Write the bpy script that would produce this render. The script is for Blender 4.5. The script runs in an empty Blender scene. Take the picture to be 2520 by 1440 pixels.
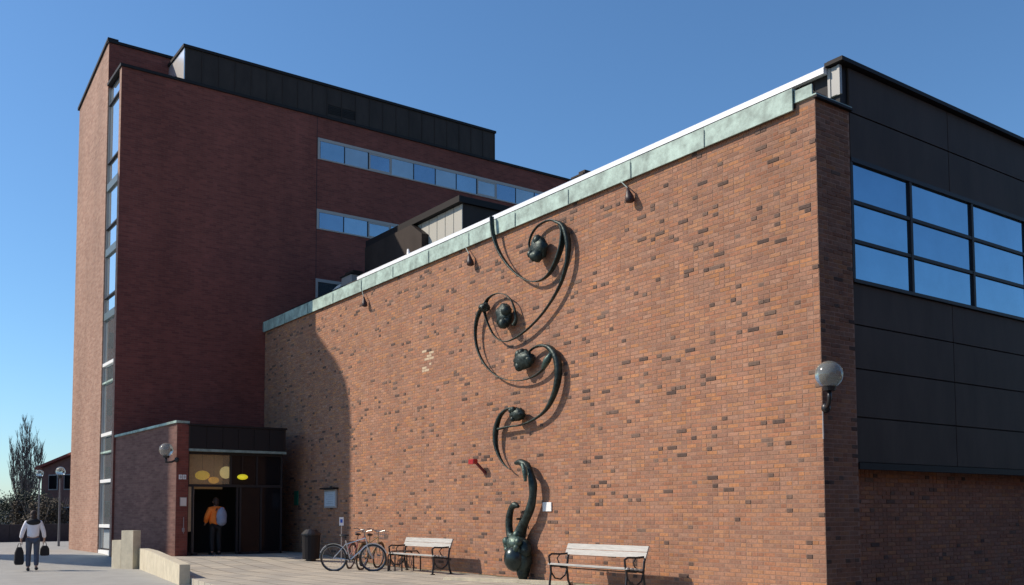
import bpy, bmesh, math, random
from mathutils import Vector, Matrix, noise
random.seed(7)
SC = bpy.context.scene
COL = SC.collection
# ---------------------------------------------------------------- camera
RM = [[0.811600930, -0.033609241, -0.583244673], [-0.584198314, -0.053580319, -0.809840403], [-0.004032314, 0.997997780, -0.063120298]]
EYE = Vector((0, 0, 1.63))
FPX, PPX, PPY = 2342.75, 1260.0, 1115.0
cam_d = bpy.data.cameras.new('camera')
cam_d.sensor_width = 36; cam_d.lens = 33.468; cam_d.shift_y = 0.15675
cam_d.clip_start = 0.1; cam_d.clip_end = 3000
cam = bpy.data.objects.new('camera', cam_d); COL.objects.link(cam)
cam.matrix_world = Matrix.Translation(EYE) @ Matrix(RM).to_4x4()
SC.camera = cam
# ---------------------------------------------------------------- light
SUN = Vector((-.758, .652, .78)).normalized()
w = bpy.data.worlds.new('World'); SC.world = w; w.use_nodes = True
nt = w.node_tree; nt.nodes.clear()
sky = nt.nodes.new('ShaderNodeTexSky'); sky.sky_type = 'NISHITA'; sky.sun_disc = False
sky.sun_elevation = math.asin(SUN.z); sky.sun_rotation = math.atan2(SUN.x, SUN.y) % (2*math.pi)
sky.air_density = 1.1; sky.dust_density = 0.35; sky.ozone_density = 9.0; sky.altitude = 0
bg = nt.nodes.new('ShaderNodeBackground'); bg.inputs[1].default_value = 0.15
wo = nt.nodes.new('ShaderNodeOutputWorld')
gr = nt.nodes.new('ShaderNodeVectorMath'); gr.operation = 'MULTIPLY'; gr.inputs[1].default_value = (.96, 1.035, 1.0)
nt.links.new(sky.outputs[0], gr.inputs[0]); nt.links.new(gr.outputs[0], bg.inputs[0]); nt.links.new(bg.outputs[0], wo.inputs[0])
sl = bpy.data.lights.new('sun', 'SUN'); sl.energy = 4.9; sl.angle = math.radians(.53); sl.color = (1, .87, .72)
so = bpy.data.objects.new('sun', sl); COL.objects.link(so)
so.rotation_euler = SUN.to_track_quat('Z', 'Y').to_euler(); so.location = (-20, 20, 40)
SC.view_settings.view_transform = 'Standard'; SC.view_settings.look = 'None'
SC.view_settings.exposure = 0.0; SC.view_settings.gamma = 1.0; SC.view_settings.use_curve_mapping = False
SC.cycles.max_bounces = 6

# ---------------------------------------------------------------- helpers
def at(px, py, ax, val):
    """the point where the sight line of a photo pixel meets a plane of the building (x, y or z = val)"""
    v = Vector((px-PPX, -(py-PPY), -FPX)); r = Matrix(RM) @ v
    t = (val-EYE[ax])/r[ax]
    return EYE + r*t

def tag(o, label=None, cat=None, group=None, kind=None):
    if label: o['label'] = label
    if cat: o['category'] = cat
    if group: o['group'] = group
    if kind: o['kind'] = kind
    return o

def thing(name, loc, label, cat, group=None, rz=0):
    o = bpy.data.objects.new(name, None); COL.objects.link(o)
    o.location = loc; o.rotation_euler = (0, 0, rz); o.empty_display_size = .2
    return tag(o, label, cat, group)

class MB:
    """collects shapes; build() links them as one mesh object"""
    def __init__(s): s.v = []; s.f = []; s.c = []; s.cur = (1, 1, 1)
    def add(s, vs, fs):
        n = len(s.v); s.v += [tuple(v) for v in vs]
        for f in fs: s.f.append(tuple(i+n for i in f)); s.c.append(s.cur)
        return s
    def box(s, a, b):
        x0, y0, z0 = [min(p, q) for p, q in zip(a, b)]; x1, y1, z1 = [max(p, q) for p, q in zip(a, b)]
        return s.add([(x0,y0,z0),(x1,y0,z0),(x1,y1,z0),(x0,y1,z0),(x0,y0,z1),(x1,y0,z1),(x1,y1,z1),(x0,y1,z1)],
                     [(0,3,2,1),(4,5,6,7),(0,1,5,4),(1,2,6,5),(2,3,7,6),(3,0,4,7)])
    def bbox(s, a, b, r=.01):
        """box with chamfered vertical and top edges"""
        x0, y0, z0 = [min(p, q) for p, q in zip(a, b)]; x1, y1, z1 = [max(p, q) for p, q in zip(a, b)]
        r = min(r, (x1-x0)*.4, (y1-y0)*.4, (z1-z0)*.4)
        ring = [(x0+r,y0),(x1-r,y0),(x1,y0+r),(x1,y1-r),(x1-r,y1),(x0+r,y1),(x0,y1-r),(x0,y0+r)]
        top = [(x0+r,y0+r),(x1-r,y0+r),(x1-r,y0+r),(x1-r,y1-r),(x1-r,y1-r),(x0+r,y1-r),(x0+r,y1-r),(x0+r,y0+r)]
        vs = [(x,y,z0) for x, y in ring]+[(x,y,z1-r) for x, y in ring]+[(x0+r,y0+r,z1),(x1-r,y0+r,z1),(x1-r,y1-r,z1),(x0+r,y1-r,z1)]
        fs = [tuple(range(7,-1,-1))]+[(i,(i+1)%8,8+(i+1)%8,8+i) for i in range(8)]
        fs += [(8,9,17,16),(9,10,17),(10,11,18,17),(11,12,18),(12,13,19,18),(13,14,19),(14,15,16,19),(15,8,16),(16,17,18,19)]
        return s.add(vs, fs)
    def prism(s, poly, axis, a, b):
        """polygon (list of 2 coordinates) pushed along an axis from a to b"""
        def P(p, q):
            return (q, p[0], p[1]) if axis == 0 else (p[0], q, p[1]) if axis == 1 else (p[0], p[1], q)
        n = len(poly)
        vs = [P(p, a) for p in poly]+[P(p, b) for p in poly]
        return s.add(vs, [tuple(range(n)), tuple(range(2*n-1, n-1, -1))]+[(i,n+i,n+(i+1)%n,(i+1)%n) for i in range(n)])
    def tube(s, pts, rad, n=8, cap=True):
        pts = [Vector(p) for p in pts]; m = len(pts)
        if not hasattr(rad, '__len__'): rad = [rad]*m
        rings = []; prev = None
        for i, p in enumerate(pts):
            t = (pts[min(i+1, m-1)]-pts[max(i-1, 0)])
            if t.length < 1e-9: t = Vector((0, 0, 1))
            t.normalize()
            if prev is None: u = t.cross(Vector((0, 0, 1)) if abs(t.z) < .9 else Vector((1, 0, 0))).normalized()
            else:
                u = prev - t*prev.dot(t)
                u = u.normalized() if u.length > 1e-6 else t.orthogonal().normalized()
            prev = u; v = t.cross(u)
            rings.append([p+(u*math.cos(2*math.pi*k/n)+v*math.sin(2*math.pi*k/n))*rad[i] for k in range(n)])
        vs = [q for r in rings for q in r]; fs = []
        for i in range(m-1):
            for k in range(n): fs.append((i*n+k, i*n+(k+1)%n, (i+1)*n+(k+1)%n, (i+1)*n+k))
        if cap: fs += [tuple(range(n-1, -1, -1)), tuple((m-1)*n+k for k in range(n))]
        return s.add(vs, fs)
    def sphere(s, c, r, nu=16, nv=10, bump=0, seed=0):
        c = Vector(c); rr = r if hasattr(r, '__len__') else (r, r, r); R = random.Random(seed)
        vs = [(c.x, c.y, c.z-rr[2])]
        for j in range(1, nv):
            ph = math.pi*j/nv
            for i in range(nu):
                th = 2*math.pi*i/nu; q = 1+R.uniform(-bump, bump)
                vs.append((c.x+rr[0]*q*math.sin(ph)*math.cos(th), c.y+rr[1]*q*math.sin(ph)*math.sin(th), c.z-rr[2]*q*math.cos(ph)))
        vs.append((c.x, c.y, c.z+rr[2])); L = len(vs)-1; fs = []
        for i in range(nu): fs.append((0, 1+(i+1)%nu, 1+i)); fs.append((L, L-nu+i, L-nu+(i+1)%nu))
        for j in range(nv-2):
            for i in range(nu): a = 1+j*nu; fs.append((a+i, a+(i+1)%nu, a+nu+(i+1)%nu, a+nu+i))
        return s.add(vs, fs)
    def mesh(s, name, mat, smooth=False, colors=False):
        me = bpy.data.meshes.new(name); me.from_pydata(s.v, [], s.f)
        if mat: me.materials.append(mat)
        if colors:
            at_ = me.color_attributes.new('tint', 'FLOAT_COLOR', 'CORNER')
            buf = []
            for f, c in zip(s.f, s.c): buf += [c[0], c[1], c[2], 1.0]*len(f)
            at_.data.foreach_set('color', buf)
        if smooth:
            me.polygons.foreach_set('use_smooth', [True]*len(me.polygons))
        me.update()
        return me
    def build(s, name, mat, parent=None, smooth=False, colors=False, off=None, fix=False):
        if parent is not None and off is None:
            r = parent
            off = Vector((0, 0, 0))
            while r is not None: off = off + r.location; r = r.parent
        if off is not None and parent is not None:
            s.v = [(a-off[0], b-off[1], c-off[2]) for a, b, c in s.v]
        me = s.mesh(name, mat, smooth, colors)
        if fix:
            bm = bmesh.new(); bm.from_mesh(me); bmesh.ops.recalc_face_normals(bm, faces=bm.faces); bm.to_mesh(me); bm.free()
        o = bpy.data.objects.new(name, me); COL.objects.link(o); o.parent = parent
        return o
LOC0 = Vector((0, 0, 0))

def struct(name, mb, mat, **k):
    o = mb.build(name, mat, **k); o['kind'] = 'structure'; return o

def place(me, name, parent, loc, rz=0):
    o = bpy.data.objects.new(name, me); COL.objects.link(o); o.parent = parent; o.location = loc; o.rotation_euler = (0, 0, rz)
    return o

def copy_tree(o, parent=None):
    c = o.copy(); COL.objects.link(c); c.parent = parent
    for ch in list(o.children): copy_tree(ch, c)
    return c

# ---------------------------------------------------------------- materials
def mat(name, col=(.5, .5, .5), rough=.6, metal=0, spec=.5, noise=0, nscale=8, bump=0, bscale=40, stretch=(1, 1, 1), ior=None):
    m = bpy.data.materials.new(name); m.use_nodes = True; N = m.node_tree.nodes; L = m.node_tree.links
    b = N['Principled BSDF']
    b.inputs['Base Color'].default_value = (*col, 1); b.inputs['Roughness'].default_value = rough
    b.inputs['Metallic'].default_value = metal; b.inputs['Specular IOR Level'].default_value = spec
    if ior: b.inputs['IOR'].default_value = ior
    if noise or bump:
        tc = N.new('ShaderNodeTexCoord'); mp = N.new('ShaderNodeMapping'); mp.inputs['Scale'].default_value = stretch
        L.new(tc.outputs['Object'], mp.inputs[0])
    if noise:
        n = N.new('ShaderNodeTexNoise'); n.inputs['Scale'].default_value = nscale; n.inputs['Detail'].default_value = 6; n.inputs['Roughness'].default_value = .65
        L.new(mp.outputs[0], n.inputs['Vector'])
        r = N.new('ShaderNodeMapRange'); r.inputs[1].default_value = .3; r.inputs[2].default_value = .7; r.inputs[3].default_value = 1-noise; r.inputs[4].default_value = 1+noise
        L.new(n.outputs['Fac'], r.inputs[0])
        x = N.new('ShaderNodeVectorMath'); x.operation = 'SCALE'; x.inputs[0].default_value = col
        L.new(r.outputs[0], x.inputs['Scale']); L.new(x.outputs[0], b.inputs['Base Color'])
    if bump:
        n2 = N.new('ShaderNodeTexNoise'); n2.inputs['Scale'].default_value = bscale; n2.inputs['Detail'].default_value = 4
        L.new(mp.outputs[0], n2.inputs['Vector'])
        bp = N.new('ShaderNodeBump'); bp.inputs['Strength'].default_value = bump; bp.inputs['Distance'].default_value = .02
        L.new(n2.outputs['Fac'], bp.inputs['Height']); L.new(bp.outputs[0], b.inputs['Normal'])
    return m

def tint_mat(name, rough=.85):
    """bricks: each has its own fired colour in the attribute 'tint', with grain and weather on top"""
    m = bpy.data.materials.new(name); m.use_nodes = True; N = m.node_tree.nodes; L = m.node_tree.links
    b = N['Principled BSDF']; b.inputs['Roughness'].default_value = rough; b.inputs['Specular IOR Level'].default_value = .25
    a = N.new('ShaderNodeVertexColor'); a.layer_name = 'tint'
    g = N.new('ShaderNodeNewGeometry')
    n = N.new('ShaderNodeTexNoise'); n.inputs['Scale'].default_value = 22; n.inputs['Detail'].default_value = 5
    L.new(g.outputs['Position'], n.inputs['Vector'])
    r = N.new('ShaderNodeMapRange'); r.inputs[1].default_value = .3; r.inputs[2].default_value = .7; r.inputs[3].default_value = .82; r.inputs[4].default_value = 1.16
    L.new(n.outputs['Fac'], r.inputs[0])
    n2 = N.new('ShaderNodeTexNoise'); n2.inputs['Scale'].default_value = .35; n2.inputs['Detail'].default_value = 3
    L.new(g.outputs['Position'], n2.inputs['Vector'])
    r2 = N.new('ShaderNodeMapRange'); r2.inputs[1].default_value = .3; r2.inputs[2].default_value = .7; r2.inputs[3].default_value = .93; r2.inputs[4].default_value = 1.08
    L.new(n2.outputs['Fac'], r2.inputs[0])
    mm = N.new('ShaderNodeMath'); mm.operation = 'MULTIPLY'; L.new(r.outputs[0], mm.inputs[0]); L.new(r2.outputs[0], mm.inputs[1])
    mp = N.new('ShaderNodeMapping'); mp.inputs['Scale'].default_value = (2.2, 2.2, .16); L.new(g.outputs['Position'], mp.inputs[0])
    n4 = N.new('ShaderNodeTexNoise'); n4.inputs['Scale'].default_value = 1; n4.inputs['Detail'].default_value = 6; n4.inputs['Roughness'].default_value = .7; L.new(mp.outputs[0], n4.inputs['Vector'])
    r4 = N.new('ShaderNodeMapRange'); r4.inputs[1].default_value = .35; r4.inputs[2].default_value = .68; r4.inputs[3].default_value = .90; r4.inputs[4].default_value = 1.10; L.new(n4.outputs['Fac'], r4.inputs[0])
    m4 = N.new('ShaderNodeMath'); m4.operation = 'MULTIPLY'; L.new(mm.outputs[0], m4.inputs[0]); L.new(r4.outputs[0], m4.inputs[1]); mm = m4
    n5 = N.new('ShaderNodeTexNoise'); n5.inputs['Scale'].default_value = 3.2; n5.inputs['Detail'].default_value = 6; L.new(g.outputs['Position'], n5.inputs['Vector'])
    r5 = N.new('ShaderNodeMapRange'); r5.inputs[1].default_value = .62; r5.inputs[2].default_value = .80; r5.inputs[3].default_value = 0; r5.inputs[4].default_value = .14; L.new(n5.outputs['Fac'], r5.inputs[0])
    x = N.new('ShaderNodeVectorMath'); x.operation = 'SCALE'; L.new(a.outputs['Color'], x.inputs[0]); L.new(mm.outputs[0], x.inputs['Scale'])
    mx_ = N.new('ShaderNodeMixRGB'); mx_.inputs[2].default_value = (.42, .34, .27, 1); L.new(r5.outputs[0], mx_.inputs[0]); L.new(x.outputs[0], mx_.inputs[1])
    L.new(mx_.outputs[0], b.inputs['Base Color'])
    bp = N.new('ShaderNodeBump'); bp.inputs['Strength'].default_value = .5; bp.inputs['Distance'].default_value = .01
    n3 = N.new('ShaderNodeTexNoise'); n3.inputs['Scale'].default_value = 60; L.new(g.outputs['Position'], n3.inputs['Vector'])
    L.new(n3.outputs['Fac'], bp.inputs['Height']); L.new(bp.outputs[0], b.inputs['Normal'])
    return m

def brick_far(name, axis, c1, c2, cm, dark=.25, size=1.0):
    """brickwork too far off to be picked apart: bond, colour spread and joint relief"""
    m = bpy.data.materials.new(name); m.use_nodes = True; N = m.node_tree.nodes; L = m.node_tree.links
    b = N['Principled BSDF']; b.inputs['Roughness'].default_value = .85; b.inputs['Specular IOR Level'].default_value = .25
    g = N.new('ShaderNodeNewGeometry'); s = N.new('ShaderNodeSeparateXYZ'); c = N.new('ShaderNodeCombineXYZ')
    L.new(g.outputs['Position'], s.inputs[0]); L.new(s.outputs['Y' if axis == 0 else 'X'], c.inputs[0]); L.new(s.outputs['Z'], c.inputs[1])
    t = N.new('ShaderNodeTexBrick'); L.new(c.outputs[0], t.inputs['Vector'])
    t.inputs['Scale'].default_value = 1; t.inputs['Brick Width'].default_value = .25*size; t.inputs['Row Height'].default_value = .075*size
    t.inputs['Mortar Size'].default_value = .006*size; t.inputs['Mortar Smooth'].default_value = .2
    t.inputs['Color1'].default_value = (*c1, 1); t.inputs['Color2'].default_value = (*c2, 1); t.inputs['Mortar'].default_value = (*cm, 1)
    n = N.new('ShaderNodeTexNoise'); n.inputs['Scale'].default_value = 3.1; n.inputs['Detail'].default_value = 8; n.inputs['Roughness'].default_value = .8
    mp = N.new('ShaderNodeMapping'); mp.inputs['Scale'].default_value = (1, 2.6, 1); L.new(c.outputs[0], mp.inputs[0]); L.new(mp.outputs[0], n.inputs['Vector'])
    r = N.new('ShaderNodeMapRange'); r.inputs[1].default_value = .3; r.inputs[2].default_value = .7; r.inputs[3].default_value = 1-dark; r.inputs[4].default_value = 1+dark*.8
    L.new(n.outputs['Fac'], r.inputs[0])
    nb_ = N.new('ShaderNodeTexNoise'); nb_.inputs['Scale'].default_value = .5; nb_.inputs['Detail'].default_value = 5; nb_.inputs['Roughness'].default_value = .65
    mq = N.new('ShaderNodeMapping'); mq.inputs['Scale'].default_value = (1, .28, 1); L.new(c.outputs[0], mq.inputs[0]); L.new(mq.outputs[0], nb_.inputs['Vector'])
    rb = N.new('ShaderNodeMapRange'); rb.inputs[1].default_value = .32; rb.inputs[2].default_value = .68; rb.inputs[3].default_value = .82; rb.inputs[4].default_value = 1.16
    L.new(nb_.outputs['Fac'], rb.inputs[0]); mb_ = N.new('ShaderNodeMath'); mb_.operation = 'MULTIPLY'; L.new(r.outputs[0], mb_.inputs[0]); L.new(rb.outputs[0], mb_.inputs[1])
    x = N.new('ShaderNodeVectorMath'); x.operation = 'SCALE'; L.new(t.outputs['Color'], x.inputs[0]); L.new(mb_.outputs[0], x.inputs['Scale'])
    L.new(x.outputs[0], b.inputs['Base Color'])
    bp = N.new('ShaderNodeBump'); bp.inputs['Strength'].default_value = .4; bp.inputs['Distance'].default_value = .01; bp.invert = True
    L.new(t.outputs['Fac'], bp.inputs['Height']); L.new(bp.outputs[0], b.inputs['Normal'])
    return m

M = {}
M['brick'] = tint_mat('fired_brick')
M['mortar'] = mat('mortar', (.275, .165, .115), .95, noise=.15, nscale=5)
M['brick_y'] = brick_far('office_brick_lit', 0, (.40, .25, .185), (.31, .175, .125), (.36, .26, .21))  # same office brick, painted lighter for the sunlit side
M['brick_x'] = brick_far('office_brick_shaded', 1, (.225, .066, .050), (.155, .047, .037), (.175, .08, .065), .2)  # same office brick, painted darker for the shaded front
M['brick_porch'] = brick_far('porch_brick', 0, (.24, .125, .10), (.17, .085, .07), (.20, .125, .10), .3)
M['copper'] = mat('verdigris_copper', (.33, .44, .385), .65, noise=.45, nscale=3.5, stretch=(1, 1, 1), bump=.2, bscale=12)
M['copper_dark'] = mat('stained_copper', (.20, .27, .25), .6, noise=.3)
M['zinc'] = mat('bright_zinc', (.9, .9, .9), .32, metal=.75, noise=.04)
M['white_metal'] = mat('white_metal', (.88, .89, .90), .3, noise=.03)
M['coping'] = mat('black_coping', (.020, .018, .019), .6, spec=.15)
M['panel'] = mat('grey_cladding', (.062, .047, .038), .62, spec=.12, noise=.22, nscale=1.1, stretch=(1.5, 1, .5), bump=.25, bscale=1.2)
M['panel_back'] = mat('joint_dark', (.02, .02, .022), .8)
M['zincpanel'] = mat('roof_box_metal', (.042, .032, .028), .6, spec=.15, noise=.25, nscale=1.2, stretch=(1.5, 1, .5), bump=.2, bscale=1.5)
M['concrete'] = mat('pale_concrete', (.56, .50, .37), .85, noise=.14, nscale=4, bump=.4, bscale=30)
M['concrete_cap'] = mat('grey_concrete', (.38, .36, .32), .85, noise=.15, nscale=4)
M['bronze'] = mat('patinated_bronze', (.026, .040, .036), .48, metal=.5, noise=.7, nscale=9, bump=.6, bscale=14)
M['bronze_green'] = mat('bronze_patina', (.06, .10, .085), .45, metal=.4, noise=.5, nscale=12, bump=.6, bscale=18)
M['frame_dark'] = mat('dark_frame', (.026, .024, .026), .5, spec=.2)
M['frame_light'] = mat('light_frame', (.36, .33, .31), .5)
M['white'] = mat('white_paint', (.82, .82, .80), .5)
M['black'] = mat('black_iron', (.015, .015, .018), .4)
M['wood'] = mat('weathered_grey_slat', (.40, .39, .36), .6, noise=.2, nscale=6, stretch=(6, .6, 6))
M['red'] = mat('red_enamel', (.38, .02, .02), .35)
M['glassg'] = mat('globe_acrylic', (.62, .64, .58), .08, spec=.8)
M['glassg'].node_tree.nodes['Principled BSDF'].inputs['Transmission Weight'].default_value = .8
M['sign'] = mat('sign_white', (.75, .76, .78), .4)

def glass(name, col, rough=.02, f0=1.5, mix=None):
    m = bpy.data.materials.new(name); m.use_nodes = True; N = m.node_tree.nodes; L = m.node_tree.links
    b = N['Principled BSDF']; b.inputs['Base Color'].default_value = (*col, 1); b.inputs['Roughness'].default_value = rough
    b.inputs['IOR'].default_value = f0; b.inputs['Specular IOR Level'].default_value = .5
    tc = N.new('ShaderNodeTexCoord'); n = N.new('ShaderNodeTexNoise'); n.inputs['Scale'].default_value = .6
    L.new(tc.outputs['Object'], n.inputs['Vector'])
    bp = N.new('ShaderNodeBump'); bp.inputs['Strength'].default_value = .05; bp.inputs['Distance'].default_value = .05
    L.new(n.outputs['Fac'], bp.inputs['Height']); L.new(bp.outputs[0], b.inputs['Normal'])
    return m
def mirror(name, col, metal, bumpst, bscale):
    m = mat(name, col, .04, metal=metal, spec=.5, noise=.10, nscale=.8, bump=bumpst, bscale=bscale)
    return m
M['glass_blue'] = mirror('hall_window_glass', (.20, .32, .42), .9, .14, .9)
M['glass_office'] = mirror('office_window_glass', (.30, .37, .42), .85, .2, 1.6)
M['office_b'] = mirror('office_glass_pale_blind', (.36, .40, .42), .6, .25, 2.2)
M['office_c'] = mirror('office_glass_deep', (.24, .31, .38), .85, .2, 1.3)
M['hall_b'] = mirror('hall_glass_deep', (.17, .28, .38), .9, .2, .7)
GR = random.Random(21)
M['glass_strip'] = mat('stair_glass', (.72, .80, .82), .04, metal=.85)
M['glass_dark'] = glass('door_glass', (.008, .008, .010), .06, 1.25)

def ground_mat(name, col, slab=None, var=.12):
    m = mat(name, col, .9, noise=var, nscale=1.3, bump=.5, bscale=55)
    if slab:
        N = m.node_tree.nodes; L = m.node_tree.links; b = N['Principled BSDF']
        src = b.inputs['Base Color'].links[0].from_socket
        g = N.new('ShaderNodeNewGeometry'); t = N.new('ShaderNodeTexBrick'); L.new(g.outputs['Position'], t.inputs['Vector'])
        t.offset = 0; t.inputs['Scale'].default_value = 1; t.inputs['Brick Width'].default_value = slab; t.inputs['Row Height'].default_value = slab
        t.inputs['Mortar Size'].default_value = .018
        t.inputs['Color1'].default_value = (1.12, 1.10, 1.06, 1); t.inputs['Color2'].default_value = (.84, .85, .87, 1); t.inputs['Mortar'].default_value = (.38, .36, .33, 1)
        x = N.new('ShaderNodeVectorMath'); x.operation = 'MULTIPLY'; L.new(src, x.inputs[0]); L.new(t.outputs['Color'], x.inputs[1]); L.new(x.outputs[0], b.inputs['Base Color'])
    return m
M['asphalt'] = ground_mat('worn_pale_asphalt', (.350, .345, .315))
M['paving'] = ground_mat('paving_slabs', (.43, .395, .325), .6)
M['unseen_ground'] = ground_mat('unseen_dark_ground', (.09, .075, .06))
M['turf'] = mat('winter_turf', (.12, .11, .06), .95, noise=.3)

# ================================================================ SETTING: GROUND
def gz(x, y):
    """ground rises a step's height towards the office block"""
    t = min(1, max(0, (y-31.0)/4.0)); t = t*t*(3-2*t)
    return .30*t
g = MB()
xs = [-400, -150, -60, -30, -15, -8, -4, 0, 3, 5, 7, 9, 12, 20, 60, 150, 400]; ys = [-60, -20, 0, 10, 20, 28, 31, 31.7, 32.4, 33, 33.7, 34.3, 35, 45, 60, 90, 150, 300, 700]
vs = [(x, y, gz(x, y)) for y in ys for x in xs]; n = len(xs)
g.add(vs, [(j*n+i, j*n+i+1, (j+1)*n+i+1, (j+1)*n+i) for j in range(len(ys)-1) for i in range(n-1)])
struct('ground', g, M['asphalt'])
g = MB(); g.add([(-60, -40, .006), (60, -40, .006), (60, 8.9, .006), (-60, 8.9, .006)], [(0, 1, 2, 3)])  # unseen dark ground added to cut light bounced onto the shaded faces
struct('added_dark_ground', g, M['unseen_ground'])
# raised plaza in front of the hall wall, slightly ramped up to the entrance
def pz(y):
    t = min(1, max(0, (y-23.5)/5.5)); t = t*t*(3-2*t)
    return .15+.20*t
g = MB(); yy = [9.0, 12, 18, 23.5, 24.5, 25.5, 26.5, 27.5, 28.5, 29, 33.6]
left = lambda y: 6.95+(y-22.4)*.1075
for a, b in zip(yy[:-1], yy[1:]):
    g.add([(left(a), a, pz(a)), (12.985, a, pz(a)), (12.985, b, pz(b)), (left(b), b, pz(b))], [(0, 1, 2, 3)])
    g.add([(left(a), a, -.05), (left(a), a, pz(a)), (left(b), b, pz(b)), (left(b), b, -.05)], [(0, 1, 2, 3)])
struct('plaza_pavement', g, M['paving'])

R = random.Random(11); g = MB(); prev = None; y = 9.2      # dirt and moss gathered along the wall foot
while y < 29.5:
    q = (12.984-R.uniform(.06, .30)*(.6+.5*math.sin(y*2.1)**2), y, pz(y)+.004)
    if prev: g.add([prev, (12.984, prev[1], prev[2]), (12.984, y, q[2]), q], [(0, 1, 2, 3)])
    prev = q; y += R.uniform(.12, .35)
struct('dirt_strip', g, mat('dirt', (.16, .15, .09), .95, noise=.4, nscale=12))
# ================================================================ BRICK MAKING
BASE = [(.36, .190, .115), (.39, .205, .120), (.32, .165, .105), (.36, .205, .140), (.43, .230, .125), (.33, .155, .095),
        (.37, .225, .160), (.29, .165, .120), (.45, .215, .095), (.34, .185, .125), (.27, .150, .110), (.40, .185, .105)]
DARK = [(.115, .080, .065), (.15, .105, .085), (.085, .062, .055), (.18, .13, .10), (.20, .14, .11)]
def tone(R, dark=.035, shade_mul=1.0):  # last factor darkens the bricks on the hall's shaded faces
    if R.random() < dark: c = R.choice(DARK)
    else: c = R.choice(BASE)
    k = R.uniform(.88, 1.10)*shade_mul
    m_ = (.35, .19, .12) if c[0] > .22 else (.15, .10, .08)      # pull the fired colours a little together
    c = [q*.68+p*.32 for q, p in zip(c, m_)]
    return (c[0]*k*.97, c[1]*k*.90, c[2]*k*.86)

def brick_shape(mb, axis, u0, u1, z0, z1, face, out, depth=.03):
    """a brick with slightly rounded front edges; axis 0: wall face looks to -x, 1: to -y"""
    e = .004; o = face-out; i = face+depth
    U = [(u0, z0), (u1, z0), (u1, z1), (u0, z1)]; V = [(u0+e, z0+e), (u1-e, z0+e), (u1-e, z1-e), (u0+e, z1-e)]
    P = (lambda u, z, d: (d, u, z)) if axis == 0 else (lambda u, z, d: (u, d, z))
    vs = [P(*p, i) for p in U]+[P(*p, o+e) for p in U]+[P(*p, o) for p in V]
    fs = [(8, 9, 10, 11)]+[(4+k, 4+(k+1) % 4, 8+(k+1) % 4, 8+k) for k in range(4)]+[(k, (k+1) % 4, 4+(k+1) % 4, 4+k) for k in range(4)]
    if axis == 0: fs = [f[::-1] for f in fs]
    mb.add(vs, fs)

def px_of(p):
    c = Matrix(RM).transposed() @ (Vector(p)-EYE)
    if c.z > -.1: return None
    return PPX-FPX*c.x/c.z, PPY+FPX*c.y/c.z, -c.z

def brickwork(parent, axis, u0, u1, z0, z1, face, limit, seed, toplimit=None, dark=.042, pale=None, shade_mul=1.0):
    """running bond with odd burnt bricks; the largest bricks in view are single parts, the rest is joined"""
    R = random.Random(seed); L, Hh, J = .25, .075, .012
    allb = []
    rows = int((z1-z0)/Hh)
    for r in range(rows):
        zz = z0+r*Hh; u = u0-(r % 2)*L/2
        while u < u1-1e-4:
            a, b = max(u, u0), min(u+L, u1)
            if b-a > .04: 
                pieces = [(a, b)]
                if b-a > .2 and R.random() < .22: pieces = [(a, a+(b-a)*.5), (a+(b-a)*.5, b)]
                for a_, b_ in pieces: allb.append((a_+J/2, b_-J/2, zz+J/2, zz+Hh-J/2))
            u += L
    scored = []
    for k, (a, b, c, d) in enumerate(allb):
        ctr = (face, (a+b)/2, (c+d)/2) if axis == 0 else ((a+b)/2, face, (c+d)/2)
        q = px_of(ctr)
        vis = q and 4 < q[0] < 2516 and 4 < q[1] < 1436
        sc = 0
        if vis:
            e1 = px_of((face, a, c) if axis == 0 else (a, face, c)); e2 = px_of((face, b, d) if axis == 0 else (b, face, d))
            sc = abs(e1[0]-e2[0])*abs(e1[1]-e2[1]) if e1 and e2 else 0
        scored.append((sc, k))
    scored.sort(reverse=True)
    single = set(k for s_, k in scored[:limit] if s_ > 0)
    mass = MB(); variants = {}
    root = parent
    off = Vector((0, 0, 0)); r_ = parent
    while r_ is not None: off = off+r_.location; r_ = r_.parent
    for k, (a, b, c, d) in enumerate(allb):
        hd = (b-a) < .16
        nz = noise.noise(Vector(((a+b)*.45, (c+d)*.8, seed*3.1)))
        col = tone(R, dark*(2.8 if hd else .75)*max(.6, 1+.8*nz), shade_mul)
        out = R.choice([.002, .003, .004, .005]) + (.006 if col[0] < .18 else 0)
        if pale and pale(((a+b)/2, (c+d)/2)): col = (.55, .42, .28)
        if k in single:
            key = (round(b-a, 3), R.randrange(8))
            if key not in variants:
                mb = MB(); mb.cur = col; w_ = b-a; h_ = d-c
                brick_shape(mb, axis, -w_/2, w_/2, -h_/2, h_/2, 0, out)
                variants[key] = mb.mesh('brick', M['brick'], colors=True)
            loc = Vector((face, (a+b)/2, (c+d)/2)) if axis == 0 else Vector(((a+b)/2, face, (c+d)/2))
            place(variants[key], 'brick', parent, loc-off)
        else:
            mass.cur = col; brick_shape(mass, axis, a, b, c, d, face, out)
    o = mass.build('joined_bricks', M['brick'], parent, colors=True); o['kind'] = 'stuff'
    return o

# ================================================================ HALL
XW, YC, YB = 13.01, 9.48, 33.69
hall = thing('hall_building', (XW, YC, 0), 'red brick hall with long sunlit blank wall, copper edge and grey panelled right side', 'building')
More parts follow.
